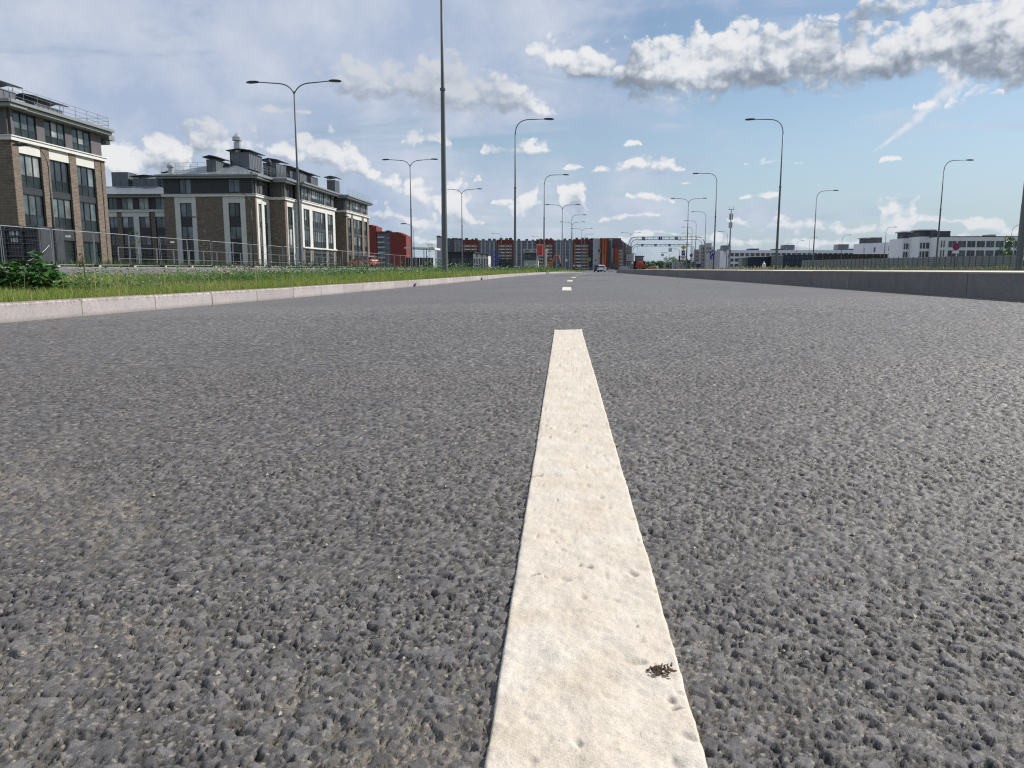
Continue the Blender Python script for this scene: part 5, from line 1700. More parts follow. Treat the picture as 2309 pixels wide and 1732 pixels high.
# sign arms with green squares
for (pxp, pxs, py, pyt, Y, lb) in ((1531, 1511, 564, 559.5, 190, 'curved arm post with a green square sign, right one of the two under the gantries'), (1509.5, 1494, 575, 570, 235, 'curved arm post with a green square sign, left one of the two under the gantries')):
    xp = X_at(pxp, Y, 590); xs = X_at(pxs, Y, 570); zt = at_y(pxp, pyt, Y).z; z = at_y(pxs, py, Y).z
    t = empty('cantilever_sign'); tag(t, lb, 'sign', 'curved sign arms')
    mb = MB(); mb.tube([(xp, Y, -.3), (xp, Y, zt - 1)] + [tuple(p) for p in arc_pts((xp, Y, zt - 1), (xp, Y, zt), (xp - 1.0, Y, zt), 6)][1:] + [(xs - .4, Y, zt + .05)], .06, 6); mb.build('post', M['galv'], t)
    box(t, 'sign_plate', M['signg'], xs - .38, xs + .38, Y - .1, Y - .06, z - .38, z + .38); box(t, 'sign_face', M['signw'], xs - .22, xs + .22, Y - .125, Y - .105, z - .2, z + .2)
# green pedestrian signs at the crossing
for (px, py, s, Y, lb) in ((1351.5, 565.5, .9, 215, 'green sign square high before the grey end wall of the coloured block'), (1361.5, 577, .7, 240, 'small green sign before the orange strips'),
                           (1328, 585, .85, 210, 'bright green traffic signal screen left of the white car'), (1343, 587, .7, 225, 'smaller green signal screen above the black car'), (1518, 588, .6, 190, 'green signal screen low under the right sign arm'), (1538, 588, .55, 175, 'green signal screen by the foot of the sign stack')):
    p = at_y(px, py, Y)
    t = empty('signal_post', (p.x, Y, -.5)); tag(t, lb, 'signal', 'green signs and signal screens at the far crossing')
    mb = MB(); mb.tube([(0, 0, 0), (0, 0, p.z + .5)], .05, 6); mb.build('post', M['galv'], t)
    box(t, 'sign_plate', M['signg' if px in (1351.5, 1361.5) else 'gree'], p.x - s / 2, p.x + s / 2, Y - .12, Y - .06, p.z - s / 2, p.z + s / 2)
    box(t, 'sign_face', M['greyd'], p.x - s * .2, p.x + s * .2, Y - .2, Y - .121, p.z - s * .3, p.z + s * .3)
# traffic light body right
p = at_y(1532, 588, 170); t = empty('traffic_light', (p.x, 170, zr)); tag(t, 'black traffic light left of the sign stack under the gantries', 'traffic light')
mb = MB(); mb.tube([(0, 0, -.2), (0, 0, 3.0)], .06, 8); mb.build('post', M['galv'], t)
MB().cbox(-.2, .2, -.18, .1, 1.7, 3.0, .05).build('signal_body', M['dark'], t)
for k in range(3):
    mb = MB(); mb.disc((0, -.2, 1.95 + k * .4), .13, 12); mb.build('lens', M['greyd'], t)

# roadside frame and kiosk right of coloured blocks
p0, p1 = at_y(1411, 572, 175), at_y(1432, 590, 175)
t = empty('billboard_frame'); tag(t, 'pale panel held in a dark tubular frame right of the plum block', 'billboard')
box(t, 'panel', M['greyl'], p0.x + .3, p1.x - .3, 175, 175.08, p1.z + .1, p0.z - .1)
mb = MB(); y = 174.9
for (a, b) in (((p0.x, p0.z), (p1.x, p0.z)), ((p0.x, p1.z), (p1.x, p1.z)), ((p0.x, -.4), (p0.x, p0.z)), ((p1.x, -.4), (p1.x, p0.z))): mb.tube([(a[0], y, a[1]), (b[0], y, b[1])], .06, 6)
mb.build('frame', M['dark'], t)

# antenna mast
Ym = 215; xm = X_at(1644, Ym, 590); zt = at_y(1646, 472, Ym).z
t = empty('antenna_mast', (xm, Ym, 0)); tag(t, 'tall slim mobile phone mast with stacked panel antennas right of the gantries', 'mast')
mb = MB(); mb.tube([(0, 0, -.5), (0, 0, zt * .35), (0, 0, zt * .7), (0, 0, zt)], [.30, .24, .17, .10], 10); mb.build('mast_tube', M['galv'], t)
mb = MB()
for k in range(14):
    a = k * .8; z = zt * (.12 + .025 * k); mb.box(.3 * cos(a) - .12, .3 * cos(a) + .12, .3 * sin(a) - .1, .3 * sin(a) + .1, z, z + .3)
mb.build('cable_rungs', M['dark'], t)
for lv, (za, zb) in enumerate(((.70, .79), (.83, .93))):
    for k in range(3):
        a = k * 2 * pi / 3 + .5 + lv
        box(t, 'panel_antenna', M['greyl'], xm + .4 * cos(a) - .14, xm + .4 * cos(a) + .14, Ym + .4 * sin(a) - .1, Ym + .4 * sin(a) + .1, zt * za, zt * zb)
mb = MB(); mb.box(-.8, .8, -.06, .06, zt - .1, zt + .02); mb.tube([(-.6, 0, zt), (-.6, 0, zt + .6)], .04, 5); mb.tube([(.5, 0, zt), (.5, 0, zt + .8)], .04, 5); mb.build('top_bar', M['dark'], t)

# ================================================================== centre-left works area
def site_box(name, label, cat, px0, px1, py0, py1, Y, dpt, m, zb=None):
    a = at_y(px0, py0, Y); b = at_y(px1, py1, Y)
    t = empty(name, ((a.x + b.x) / 2, Y, b.z if zb is None else zb)); tag(t, label, cat)
    return t, a.x, b.x, (b.z if zb is None else zb), a.z


# white canopy on posts
Y = 175
t, xa, xb, z0, z1 = site_box('canopy', 'flat white canopy on slim dark posts left of the nearest pole', 'canopy', 911, 981, 557, 606, Y, 6, None)
MB().hull8([(xa - t.location.x, 0, z1 - z0 - .35), (xb - t.location.x, 0, z1 - z0 - .6), (xb - t.location.x, 8, z1 - z0 - .6), (xa - t.location.x, 8, z1 - z0 - .35)], [(xa - t.location.x, 0, z1 - z0), (xb - t.location.x, 0, z1 - z0 - .15), (xb - t.location.x, 8, z1 - z0 - .15), (xa - t.location.x, 8, z1 - z0)]).build('canopy_roof', M['signw'], t)
for k in range(5):
    x = xa + .8 + (xb - xa - 1.4) * k / 4
    box(t, 'canopy_post', M['dark'], x - .07, x + .07, Y + (.3 if k % 2 else 5), Y + (.45 if k % 2 else 5.15), z0 - .3, z1 - .4)
# dark screen fence in front
def screen(label, px0, px1, py0, Y, m, n, zb=-.2, slope=0.):
    xa, xb = X_at(px0, Y, 600), X_at(px1, Y, 600); zt = at_y(px0, py0, Y).z
    t = empty('site_fence'); tag(t, label, 'fence', 'solid sheet fences around the works')
    w = (xb - xa) / n
    for k in range(n):
        d = .03 if k % 2 else 0
        box(t, 'fence_sheet', M[m], xa + w * k + .02, xa + w * (k + 1) - .02, Y + d, Y + d + .06, zb, zt + slope * k)
    return t


M['navy'] = mat('navy_sheet', (.022, .032, .060), .55, var=.12, scale=.6)
M['dgreen'] = mat('dark_green_sheet', (.012, .04, .035), .6, var=.15, scale=.6)
M['brownd'] = mat('dark_brown_sheet', (.035, .022, .018), .6, var=.15, scale=.6)
M['greysheet'] = mat('grey_sheet', (.20, .215, .21), .5, var=.1, scale=.8)
screen('black sheet fence under the white canopy', 915, 977, 581, 150, 'dark', 10)
screen('dark green sheet fence behind the blue hoist frame, left of the small kiosk', 1125, 1156, 584, 165, 'dgreen', 8)
screen('navy blue site fence right of the grey sheds on the right', 1765, 1843, 574.5, 215, 'navy', 14, 0)
screen('dark brown site fence at the foot of the long white building', 1838, 2000, 573, 230, 'brownd', 20, 0, 0)
# black shed with white ribbed container
t, xa, xb, z0, z1 = site_box('shed', 'black flat-roofed shed behind the second double-arm lamp, left of the white container', 'shed', 1011, 1068, 568, 607, 142, 8, None)
box(t, 'wall', M['dark'], xa, xb, 142, 150, z0, z1 - .2); box(t, 'roof', M['core'], xa - .2, xb + .2, 141.8, 150.2, z1 - .2, z1)
for k in range(4): box(t, 'door', M['greyd'], xa + .6 + k * 1.1, xa + 1.5 + k * 1.1, 141.93, 142.02, z0, z0 + 2.1)
t, xa, xb, z0, z1 = site_box('site_container', 'white and grey striped container with dark posts beside the black shed', 'container', 1067, 1101, 570, 607, 139, 6, None)
zl = at_y(1101, 575, 139).z
MB().hull8([(xa - t.location.x, 0, 0), (xb - t.location.x, 0, 0), (xb - t.location.x, 5, 0), (xa - t.location.x, 5, 0)], [(xa - t.location.x, 0, z1 - z0 - .1), (xb - t.location.x, 0, zl - z0 - .1), (xb - t.location.x, 5, zl - z0 - .1), (xa - t.location.x, 5, z1 - z0 - .1)]).build('wall', M['beige'], t)
MB().hull8([(xa - t.location.x - .1, -.15, z1 - z0 - .1), (xb - t.location.x + .1, -.15, zl - z0 - .1), (xb - t.location.x + .1, 5.1, zl - z0 - .1), (xa - t.location.x - .1, 5.1, z1 - z0 - .1)], [(xa - t.location.x - .1, -.15, z1 - z0 + .02), (xb - t.location.x + .1, -.15, zl - z0 + .02), (xb - t.location.x + .1, 5.1, zl - z0 + .02), (xa - t.location.x - .1, 5.1, z1 - z0 + .02)]).build('roof', M['dark'], t)
for k in range(6):
    x = xa + .2 + (xb - xa - .4) * k / 5
    box(t, 'slot', M['greyd'], x - .1, x + .1, 138.93, 139.02, z0 + .25, z0 + 1.9)
    if k % 2: box(t, 'slot', M['greyd'], x - .1, x + .1, 138.93, 139.02, z0 + 2.2, z0 + 2.7)
# blue hoist frame
M['bluest'] = mat('blue_steel', (.02, .06, .25), .5, var=.1, scale=2)
Y = 200; p = at_y(1107, 564, Y); q = at_y(1130, 607, Y)
t = empty('hoist_frame'); tag(t, 'blue lattice steel frame right of the white container', 'frame')
for x in (p.x, (p.x + q.x) / 2, q.x): box(t, 'column', M['bluest'], x - .16, x + .16, Y - .15, Y + .15, q.z - .3, p.z - (0 if x < q.x else 1.2))
mb = MB()
for k in range(4):
    za, zb = q.z + (p.z - q.z) * k / 4.3, q.z + (p.z - q.z) * (k + 1) / 4.3
    mb.tube([(p.x, Y, za), ((p.x + q.x) / 2, Y, zb)], .09, 5); mb.tube([((p.x + q.x) / 2, Y, za), (q.x, Y, zb - .4)], .09, 5); mb.tube([(p.x, Y, zb), (q.x, Y, zb - .3)], .09, 5)
mb.build('brace', M['bluest'], t)
mb = MB(); mb.hull8([(-1.5, 0, 0), (1.6, 0, 0), (1.6, 1.5, 0), (-1.5, 1.5, 0)], [(-.3, .2, 2.4), (.2, .2, 2.4), (.2, 1, 2.4), (-.3, 1, 2.4)]); o = mb.build('base_cone', M['bluest'], t); o.location = (q.x, Y, q.z - .2)
# kiosk with fascia
Y = 150; a = at_y(1181, 561, Y); b = at_y(1213, 606, Y)
t = empty('kiosk'); tag(t, 'two-storey grey site kiosk with a pale lettered fascia, left of the red banner', 'kiosk')
box(t, 'wall', M['greyl'], a.x, b.x, Y, Y + 5, b.z - .2, b.z + 1.6)
box(t, 'upper_wall', M['greyd'], a.x + .2, b.x - .1, Y + .3, Y + 5, b.z + 1.6, a.z - .75)
box(t, 'fascia', M['greyl'], a.x - .1, b.x + .1, Y - .1, Y + 5.1, a.z - .75, a.z)
box(t, 'window', M['bwin'], a.x + .7, a.x + 1.5, Y + .2, Y + .32, b.z + 2.1, b.z + 2.7)
for (s, px, py) in (('S llmex', 1190, 565), ('Ca', 1204.5, 565)):
    pass
mb = MB()
for (xo, w) in ((.30, .12), (.48, .10), (.64, .14), (.84, .10), (1.0, .10), (1.9, .12), (2.08, .10), (2.24, .12)):
    mb.box(a.x + xo, a.x + xo + w, Y - .125, Y - .11, a.z - .5, a.z - .26)
mb.build('fascia_lettering', M['dark'], t)
# red banner and white flag pole
Y = 118; a = at_y(1211.5, 553, Y); b = at_y(1224.5, 576, Y)
t = empty('banner'); tag(t, 'red vertical banner in front of the kiosk and coloured block', 'banner')
M['banner'] = mat('banner_red', (.62, .085, .075), .6, var=.12, scale=2.5, stretch=(3, 1, .5))
vs = []; fs = []
for i in range(9):
    for j in range(2):
        x = a.x + (b.x - a.x) * i / 8; vs.append((x, Y + .09 * sin(i * 1.7), (a.z if j else b.z) + .03 * sin(i)))
for i in range(8): fs.append((i * 2, i * 2 + 2, i * 2 + 3, i * 2 + 1))
me = mesh_from('cloth', vs, fs, M['banner']); o = add_obj('cloth', me, t)
md = o.modifiers.new('thick', 'SOLIDIFY'); md.thickness = .01
mb = MB(); mb.tube([(a.x - .05, Y, -.1), (a.x - .05, Y, a.z + .1)], .035, 6); mb.tube([(b.x + .05, Y, -.1), (b.x + .05, Y, a.z + .1)], .035, 6); mb.tube([(a.x - .05, Y, a.z + .05), (b.x + .05, Y, a.z + .05)], .025, 6)
mb.build('banner_post', M['signw'], t)
t, x = sign_post('flag_stand', 'white upright sign board right of the red banner', 1230.5, 120, -.1, at_y(1230, 561, 120).z, None, 'signw', .06)
box(t, 'board', M['signw'], x - .05, x + .22, 119.9, 119.95, .8, at_y(1230, 563, 120).z); box(t, 'board', M['signw'], x - .1, x + .4, 119.85, 119.89, at_y(1230, 567, 120).z, at_y(1230, 561, 120).z)
# tilted white sign, portable toilet, white barrier
p = at_y(1277, 585, 160); t = empty('warning_sign', (p.x, 160, -.2)); tag(t, 'white triangular warning sign on a dark post before the grey sections', 'sign')
mb = MB(); mb.tube([(0, 0, 0), (0, 0, p.z)], .04, 6); mb.build('post', M['dark'], t)
mb = MB(); mb.hull8([(-.32, -.06, p.z - .2), (.32, -.06, p.z - .2), (.01, -.06, p.z + .45), (-.01, -.06, p.z + .45)], [(-.32, -.03, p.z - .2), (.32, -.03, p.z - .2), (.01, -.03, p.z + .45), (-.01, -.03, p.z + .45)]); mb.build('sign_face', M['signw'], t)
Y = 260; a = at_y(1570.5, 594, Y); b = at_y(1580, 606, Y)
t = empty('portable_toilet'); tag(t, 'dark blue portable toilet cabin with a white roof right of the gantry sign stack', 'toilet cabin')
box(t, 'cabin', M['blue2'], a.x, b.x, Y, Y + 1.3, b.z - .2, a.z); box(t, 'roof', M['signw'], a.x + .1, b.x - .1, Y, Y + 1.2, a.z, a.z + .25); box(t, 'door', M['navy'], a.x + .25, b.x - .25, Y - .05, Y, b.z, a.z - .25)
bw = empty('concrete_barrier'); tag(bw, 'row of pale concrete barrier blocks before the far end of the right kerb', 'barrier')
for k in range(3):
    x = X_at(1371 + k * 5.2, 120, 607)
    mb = MB(); mb.hull8([(x, 120, -.45), (x + .34, 120, -.45), (x + .34, 120.5, -.45), (x, 120.5, -.45)], [(x + .03, 120.1, .30), (x + .31, 120.1, .30), (x + .31, 120.4, .30), (x + .03, 120.4, .30)]); mb.build('block', M['beige'], bw)
# works barriers along far verge end
for (px, Y, lb) in ((1293, 175, 'left'), (1301, 175, 'right')):
    a = at_y(px, 598, Y); t = empty('works_board'); tag(t, 'small pale works board, %s one of two before the red framed section' % lb, 'board', 'pale works boards')
    box(t, 'board', M['beige'], a.x, a.x + (.3 if lb == 'left' else .9), Y, Y + .05, a.z - .4, a.z + .1)
    for dx_ in (.02, .2): box(t, 'leg', M['dark'], a.x + dx_, a.x + dx_ + .05, Y + .05, Y + .1, -.6, a.z - .2)
t = empty('pedestrian_railing'); tag(t, 'grey railings along the crossing left of the white car', 'railing')
mb = MB()
for k in range(50):
    x = X_at(1308, 215, 605) + k * .17; mb.box(x, x + .04, 215, 215.04, -.6, .6)
mb.build('baluster', M['galv'], t, 'stuff')
MB().box(X_at(1308, 215, 605), X_at(1308, 215, 605) + 8.6, 214.98, 215.06, .58, .66).build('top_rail', M['galv'], t)
for (px0, px1, lb) in ((1399, 1420, 'left'), (1421, 1432, 'right')):
    t = empty('hoarding'); tag(t, 'pale grey hoarding panel, %s one left of the tractor' % lb, 'hoarding', 'grey hoardings left of the tractor')
    Y = 165; box(t, 'panel', M['greyl' if lb == 'left' else 'greyc'], X_at(px0, Y, 600), X_at(px1, Y, 600), Y, Y + .1, 0, 1.0 if lb == 'left' else 1.5)
# sheds behind the right verge
for (a, b, py, Y, m, lb) in ((1673, 1691, 582, 230, 'greysheet', 'grey end of the low sheds before the long white building'), (1690, 1737, 581, 228, 'navy', 'dark blue low shed with people-high openings before the long white building'), (1734, 1747, 580, 227, 'brownd', 'dark brown low shed between the blue and the grey ones'), (1744, 1771, 577, 224, 'greysheet', 'large grey shed right behind the tall pole on the right')):
    t = empty('shed'); tag(t, lb, 'shed', 'low sheds before the long white building')
    x0, x1 = X_at(a, Y, 600), X_at(b, Y, 600); zt = at_y(a, py, Y).z
    box(t, 'wall', M[m], x0, x1, Y, Y + 5, 0, zt); box(t, 'roof', M['greyl' if m == 'greysheet' else 'dark'], x0 - .1, x1 + .1, Y - .2, Y + 5.2, zt, zt + .18)
    n = int((x1 - x0) / 1.2)
    for k in range(n): box(t, 'wall_sheet', M[m], x0 + .1 + k * 1.2, x0 + 1.2 + k * 1.2, Y - .06, Y, .1, zt - .1)
p = at_y(1722, 605, 200); t = empty('covered_stack', (p.x, 200, .2)); tag(t, 'white shrouded stack standing before the dark blue shed', 'covered stack')
mb = MB(); mb.tube([(0, 0, 0), (0, 0, .8), (0, 0, 1.5), (0, 0, 1.75), (0, 0, 2.15)], [.55, .5, .42, .2, .12], 8); mb.build('sheet_cover', M['whitep'], t)
p = at_y(1682, 603, 175); 
# ================================================================== grey slatted fence on the right
gf = empty('noise_fence'); tag(gf, 'long grey sheet metal fence with leaning posts across the right side', 'fence')
A0 = at_y(1808, 588, 168); A1 = at_y(2296, 576.5, 106)
n = 46
for k in range(n):
    a = A0.lerp(A1, k / n); b = A0.lerp(A1, (k + 1) / n)
    zt = 2.25
    mb = MB(); d = (b - a).normalized(); nx = Vector((d.y, -d.x, 0)) * -1
    o_ = Vector((a.x, a.y, 0)); L = (Vector((b.x, b.y, 0)) - o_).length
    mb.box(0.03, L - .03, 0, .04, 0, zt - .1)
    for q in range(6): mb.box(.05, L - .05, -.03, 0, .12 + q * .34, .12 + q * .34 + .20)
    p_ = mb.build('fence_sheet', M['greysheet'], gf); p_.location = (a.x, a.y, .1 + (k % 3) * .01); p_.rotation_euler = (0, 0, atan2(b.y - a.y, b.x - a.x))
    mb = MB(); mb.tube([(0, 0, 0), (0, -.0, zt + .08)], .05, 6); p_ = mb.build('fence_post', M['greyd'], gf); p_.location = (a.x, a.y - .08, .1)

# ================================================================== vegetation
def leafmat(name, c1, c2, rough=.55, trans=.25):
    m, g, b = new_mat(name)
    gp = g.n('ShaderNodeNewGeometry')
    oi = g.n('ShaderNodeObjectInfo').outputs['Random']
    n = g.noise(gp.outputs['Position'], 5.0, 4, .6)
    isl = gp.outputs['Random Per Island']
    n = g.m('ADD', g.m('MULTIPLY', n, .5), g.m('MULTIPLY', g.noise(gp.outputs['Position'], .9, 3, .6), .5))
    f = g.m('ADD', g.m('MULTIPLY', n, .5), g.m('MULTIPLY', g.m('ADD', isl, oi), .25))
    c = g.mix(g.ramp(f, .25, .75), c1, c2)
    g.set(b.inputs['Base Color'], c); b.inputs['Roughness'].default_value = rough
    b.inputs['Specular IOR Level'].default_value = .35
    tl = g.n('ShaderNodeBsdfTranslucent'); g.set(tl.inputs[0], c)
    mx = g.n('ShaderNodeMixShader'); mx.inputs[0].default_value = trans
    nt = m.node_tree; out = nt.nodes['Material Output']
    nt.links.new(b.outputs[0], mx.inputs[1]); nt.links.new(tl.outputs[0], mx.inputs[2]); nt.links.new(mx.outputs[0], out.inputs[0])
    return m


M['grass'] = leafmat('grass_blade', (.14, .24, .035), (.33, .40, .085), .6, .35)
M['grass_dry'] = leafmat('dry_grass', (.36, .33, .13), (.50, .46, .23), .7, .3)
M['weed2'] = leafmat('rough_weed', (.09, .125, .04), (.21, .21, .09))
M['leaf'] = leafmat('clover_leaf', (.05, .14, .03), (.12, .25, .045), .45, .22)
M['leafd'] = leafmat('bush_leaf', (.022, .085, .02), (.06, .165, .028), .4, .22)
M['flower'] = leafmat('clover_flower', (.50, .42, .38), (.70, .64, .56), .8, .2)
M['flowerp'] = leafmat('pink_flower', (.30, .10, .12), (.45, .2, .2), .8, .2)
M['stem'] = leafmat('stem', (.08, .10, .03), (.16, .14, .07), .7, .1)


def blades(name, pts, hts, wid, m, lean=.45, parent=None, nseg=2):
    """grass blades as tapering bent strips, one mesh"""
    n = len(pts)
    pts = np.asarray(pts); hts = np.asarray(hts)[:, None]
    th = rng.uniform(0, 2 * pi, n); side = np.stack([np.cos(th), np.sin(th), np.zeros(n)], 1)
    ph = rng.uniform(0, 2 * pi, n); ln = np.stack([np.cos(ph), np.sin(ph), np.zeros(n)], 1) * (rng.uniform(.1, 1, n)[:, None] * lean)
    w = np.asarray(wid if np.ndim(wid) else np.full(n, wid))[:, None]
    up = np.array([[0, 0, 1.]])
    b0 = pts - side * w; b1 = pts + side * w
    mid = pts + up * hts * .6 + ln * hts * .35
    m0 = mid - side * w * .7; m1 = mid + side * w * .7
    tip = pts + up * hts * .95 + ln * hts
    V = np.stack([b0, b1, m1, m0, tip], 1).reshape(-1, 3)
    i = np.arange(n) * 5
    quads = np.stack([i, i + 1, i + 2, i + 3], 1); tris = np.stack([i + 3, i + 2, i + 4], 1)
    me = bpy.data.meshes.new(name)
    me.vertices.add(len(V)); me.vertices.foreach_set('co', V.astype(np.float32).ravel())
    loops = np.concatenate([quads.ravel(), tris.ravel()]).astype(np.int32)
    me.loops.add(len(loops)); me.loops.foreach_set('vertex_index', loops)
    st = np.concatenate([np.arange(n) * 4, n * 4 + np.arange(n) * 3]).astype(np.int32)
    tot = np.concatenate([np.full(n, 4), np.full(n, 3)]).astype(np.int32)
    me.polygons.add(2 * n); me.polygons.foreach_set('loop_start', st); me.polygons.foreach_set('loop_total', tot)
    me.update(calc_edges=True); me.materials.append(m)
    return add_obj(name, me, parent, 'stuff')


def scatter_verge(n, ya, yb, xw, power=1.0):
    """points on the left verge, measured from the kerb"""
    y = ya + (yb - ya) * rng.random(n) ** power
    out = []
    for q in y:
        xl = XL(q) - .17; xe = max(XE(q) + .2, xl - xw)
        x = xl + (xe - xl) * rng.random() ** 1.25
        out.append((x, q, verge_z(x, q) - .01))
    return out


def patch(x, y): return vnoise(np.array(x), np.array(y), 1.3, 200) * .6 + vnoise(np.array(x), np.array(y), .45, 201) * .4


for (n, ya, yb, xw, h0, h1, w) in ((36000, 4.6, 11, 6, .045, .13, .0022), (36000, 9, 22, 15, .06, .16, .0035), (28000, 20, 50, 16, .08, .22, .007), (15000, 45, 150, 16, .12, .32, .02)):
    pt = np.array(scatter_verge(n, ya, yb, xw, 1.2))
    pa = patch(pt[:, 0], pt[:, 1])
    h_ = (h0 + (h1 - h0) * rng.random(n)) * (.55 + .95 * pa) * (1 - .45 * np.clip((np.array([XL(q) for q in pt[:, 1]]) - pt[:, 0] - 2) / 10, 0, 1))
    dry = rng.random(n) < np.clip(.10 + (pa < .42) * .25, 0, 1)
    blades('grass', pt[~dry], h_[~dry], w, M['grass'])
    blades('grass', pt[dry], h_[dry] * 1.15, w * .8, M['grass_dry'])
# thin tall stalks
pt = np.array(scatter_verge(900, 6, 45, 14)); blades('grass', pt, .18 + .28 * rng.random(900), .0035, M['grass_dry'], .25)
# rough weeds on the right, beyond the paving, and around the building feet
def scatter_right(n, ya, yb, x0, x1):
    y = ya + (yb - ya) * rng.random(n); x = np.array([x0(q) for q in y]) + (np.array([x1(q) for q in y]) - np.array([x0(q) for q in y])) * rng.random(n)
    return np.stack([x, y, np.full(n, zr)], 1)
pt = scatter_right(15000, 24, 90, lambda q: 13 + .04 * q, lambda q: 22 + .25 * q); pa = patch(pt[:, 0] * .4, pt[:, 1] * .4)
blades('weeds', pt, (.03 + .22 * rng.random(len(pt))) * np.clip(pa * 2.2 - .45, .12, 1.4) * np.clip((pt[:, 0] / pt[:, 1] - .12) * 2.6, .35, 1), .010, M['weed2'])
pt = scatter_right(10000, 60, 240, lambda q: 17 + .02 * q, lambda q: 24 + .45 * q); pa = patch(pt[:, 0] * .2, pt[:, 1] * .2)
blades('weeds', pt, (.08 + .5 * rng.random(len(pt))) * np.clip(pa * 1.8 - .3, .1, 1.2), .03, M['grass_dry'])
pt = scatter_right(7000, 60, 240, lambda q: 17 + .02 * q, lambda q: 24 + .45 * q)
blades('weeds', pt, .08 + .35 * rng.random(len(pt)), .03, M['weed2'])
n = 12000
y = 36 + 110 * rng.random(n); x = np.array([fx_(q) for q in y]) - .6 - 9 * rng.random(n) ** 1.5
pt = np.stack([x, y, np.full(n, .42)], 1); pa = patch(x * .3, y * .3)
M['weedd'] = leafmat('shade_weed', (.045, .085, .022), (.10, .15, .04))  # darker green weeds behind the mesh fence
blades('weeds', pt, (.10 + .55 * rng.random(n)) * np.clip(pa * 2 - .35, .1, 1.3), .02, M['weedd'])


def leaf_mesh(name, L, W, m, fold=.18, tip=1.0):
    mb = MB()
    mb.v = [(0, 0, 0), (L * .28, W * .42, fold * W), (L * .62, W * .5, fold * W * 1.2), (L, 0, -.12 * L), (L * .62, -W * .5, fold * W * 1.2), (L * .28, -W * .42, fold * W), (L * .3, 0, .02 * L), (L * .65, 0, .0)]
    mb.f = [(0, 6, 1), (6, 7, 2, 1), (7, 3, 2), (0, 5, 6), (6, 5, 4, 7), (7, 4, 3)]
    return mb.mesh(name, m, True)


lm = [leaf_mesh('leaf', .085, .058, M['leafd']), leaf_mesh('leaf', .065, .045, M['leafd'], .25), leaf_mesh('leaf', .10, .060, M['leafd'], .1)]


def leafy_bush(label, x, y, n, rad, ht, group=None, top=None):
    z = verge_z(x, y)
    t = empty('leafy_bush', (x, y, z)); tag(t, label, 'bush', group)
    mb = MB(); tips = []
    for k in range(n):
        a = random.uniform(0, 2 * pi); r = rad * sqrt(random.random()); zz = ht * random.random() ** .7 * (1 - .5 * (r / rad) ** 2)
        tips.append(Vector((r * cos(a), r * sin(a), max(.03, zz))))
        if k % 4 == 0: mb.tube([(r * cos(a) * .2, r * sin(a) * .2, 0), (r * cos(a) * .7, r * sin(a) * .7, zz * .6), tuple(tips[-1])], [.004, .003, .002], 4, False)
    if top:
        for (dx, dz) in top:
            mb.tube([(0, 0, ht * .4), (dx * .6, 0, dz * .75), (dx, 0, dz)], [.006, .004, .002], 4, False)
            for k in range(9): tips.append(Vector((dx + random.uniform(-.05, .05), random.uniform(-.05, .05), dz * random.uniform(.72, 1.04))))
    mb.build('stem', M['stem'], t)
    for p in tips:
        o = add_obj('leaf', random.choice(lm), t); o.location = p
        a = atan2(p.y, p.x) + random.uniform(-.9, .9)
        o.rotation_euler = (random.uniform(-.5, .5), random.uniform(-.6, .45), a); s = random.uniform(.8, 1.5); o.scale = (s, s, s)
    return t


by = 6.6
leafy_bush('large dark green leafy bush at the left edge above the granite kerb', X_at(62, 7.9, 650), 7.9, 400, .34, .35, None, ((.13, .43), (.05, .30), (-.2, .27)))
b2 = leafy_bush('small dark leafy shoot cut off by the left edge beside the large bush', X_at(2, 8.3, 650), 8.3, 60, .13, .18)


def clover(x, y, rad, ht, nl, nf, label, group, m='leaf', fm='flower', ls=.022):
    """low clump of small three-part leaves with ball flowers"""
    z = verge_z(x, y) if x < XL(y) else zr
    t = empty('clover_plant', (x, y, z)); tag(t, label, 'plant', group)
    mb = MB(); st = MB(); fl = MB()
    for k in range(nl):
        a = random.uniform(0, 2 * pi); r = rad * sqrt(random.random()); zz = ht * (.25 + .75 * random.random()) * (1 - .45 * (r / rad) ** 2)
        c = Vector((r * cos(a), r * sin(a), zz)); b0 = random.uniform(0, 2 * pi)
        for q in range(3):
            b = b0 + q * 2.09; d = Vector((cos(b), sin(b), random.uniform(-.3, .5))) * ls; s = Vector((-sin(b), cos(b), 0)) * ls * .48
            mb.quad(c, c + d * .6 - s, c + d * 1.25, c + d * .6 + s)
    for k in range(nf):
        a = random.uniform(0, 2 * pi); r = rad * sqrt(random.random()); zz = ht * random.uniform(.75, 1.35)
        p = Vector((r * cos(a), r * sin(a), zz)); st.tube([(r * cos(a) * .6, r * sin(a) * .6, 0), tuple(p)], .0022, 3, False)
        R = ls * .42
        fl.tube([p + Vector((0, 0, -R)), p + Vector((0, 0, -R * .3)), p + Vector((0, 0, R * .5)), p + Vector((0, 0, R))], [R * .4, R, R * .85, R * .2], 6)
    mb.build('foliage', M[m], t, 'stuff')
    if nf: fl.build('flowers', M[fm], t, 'stuff'); st.build('stems', M['stem'], t, 'stuff')
    return t


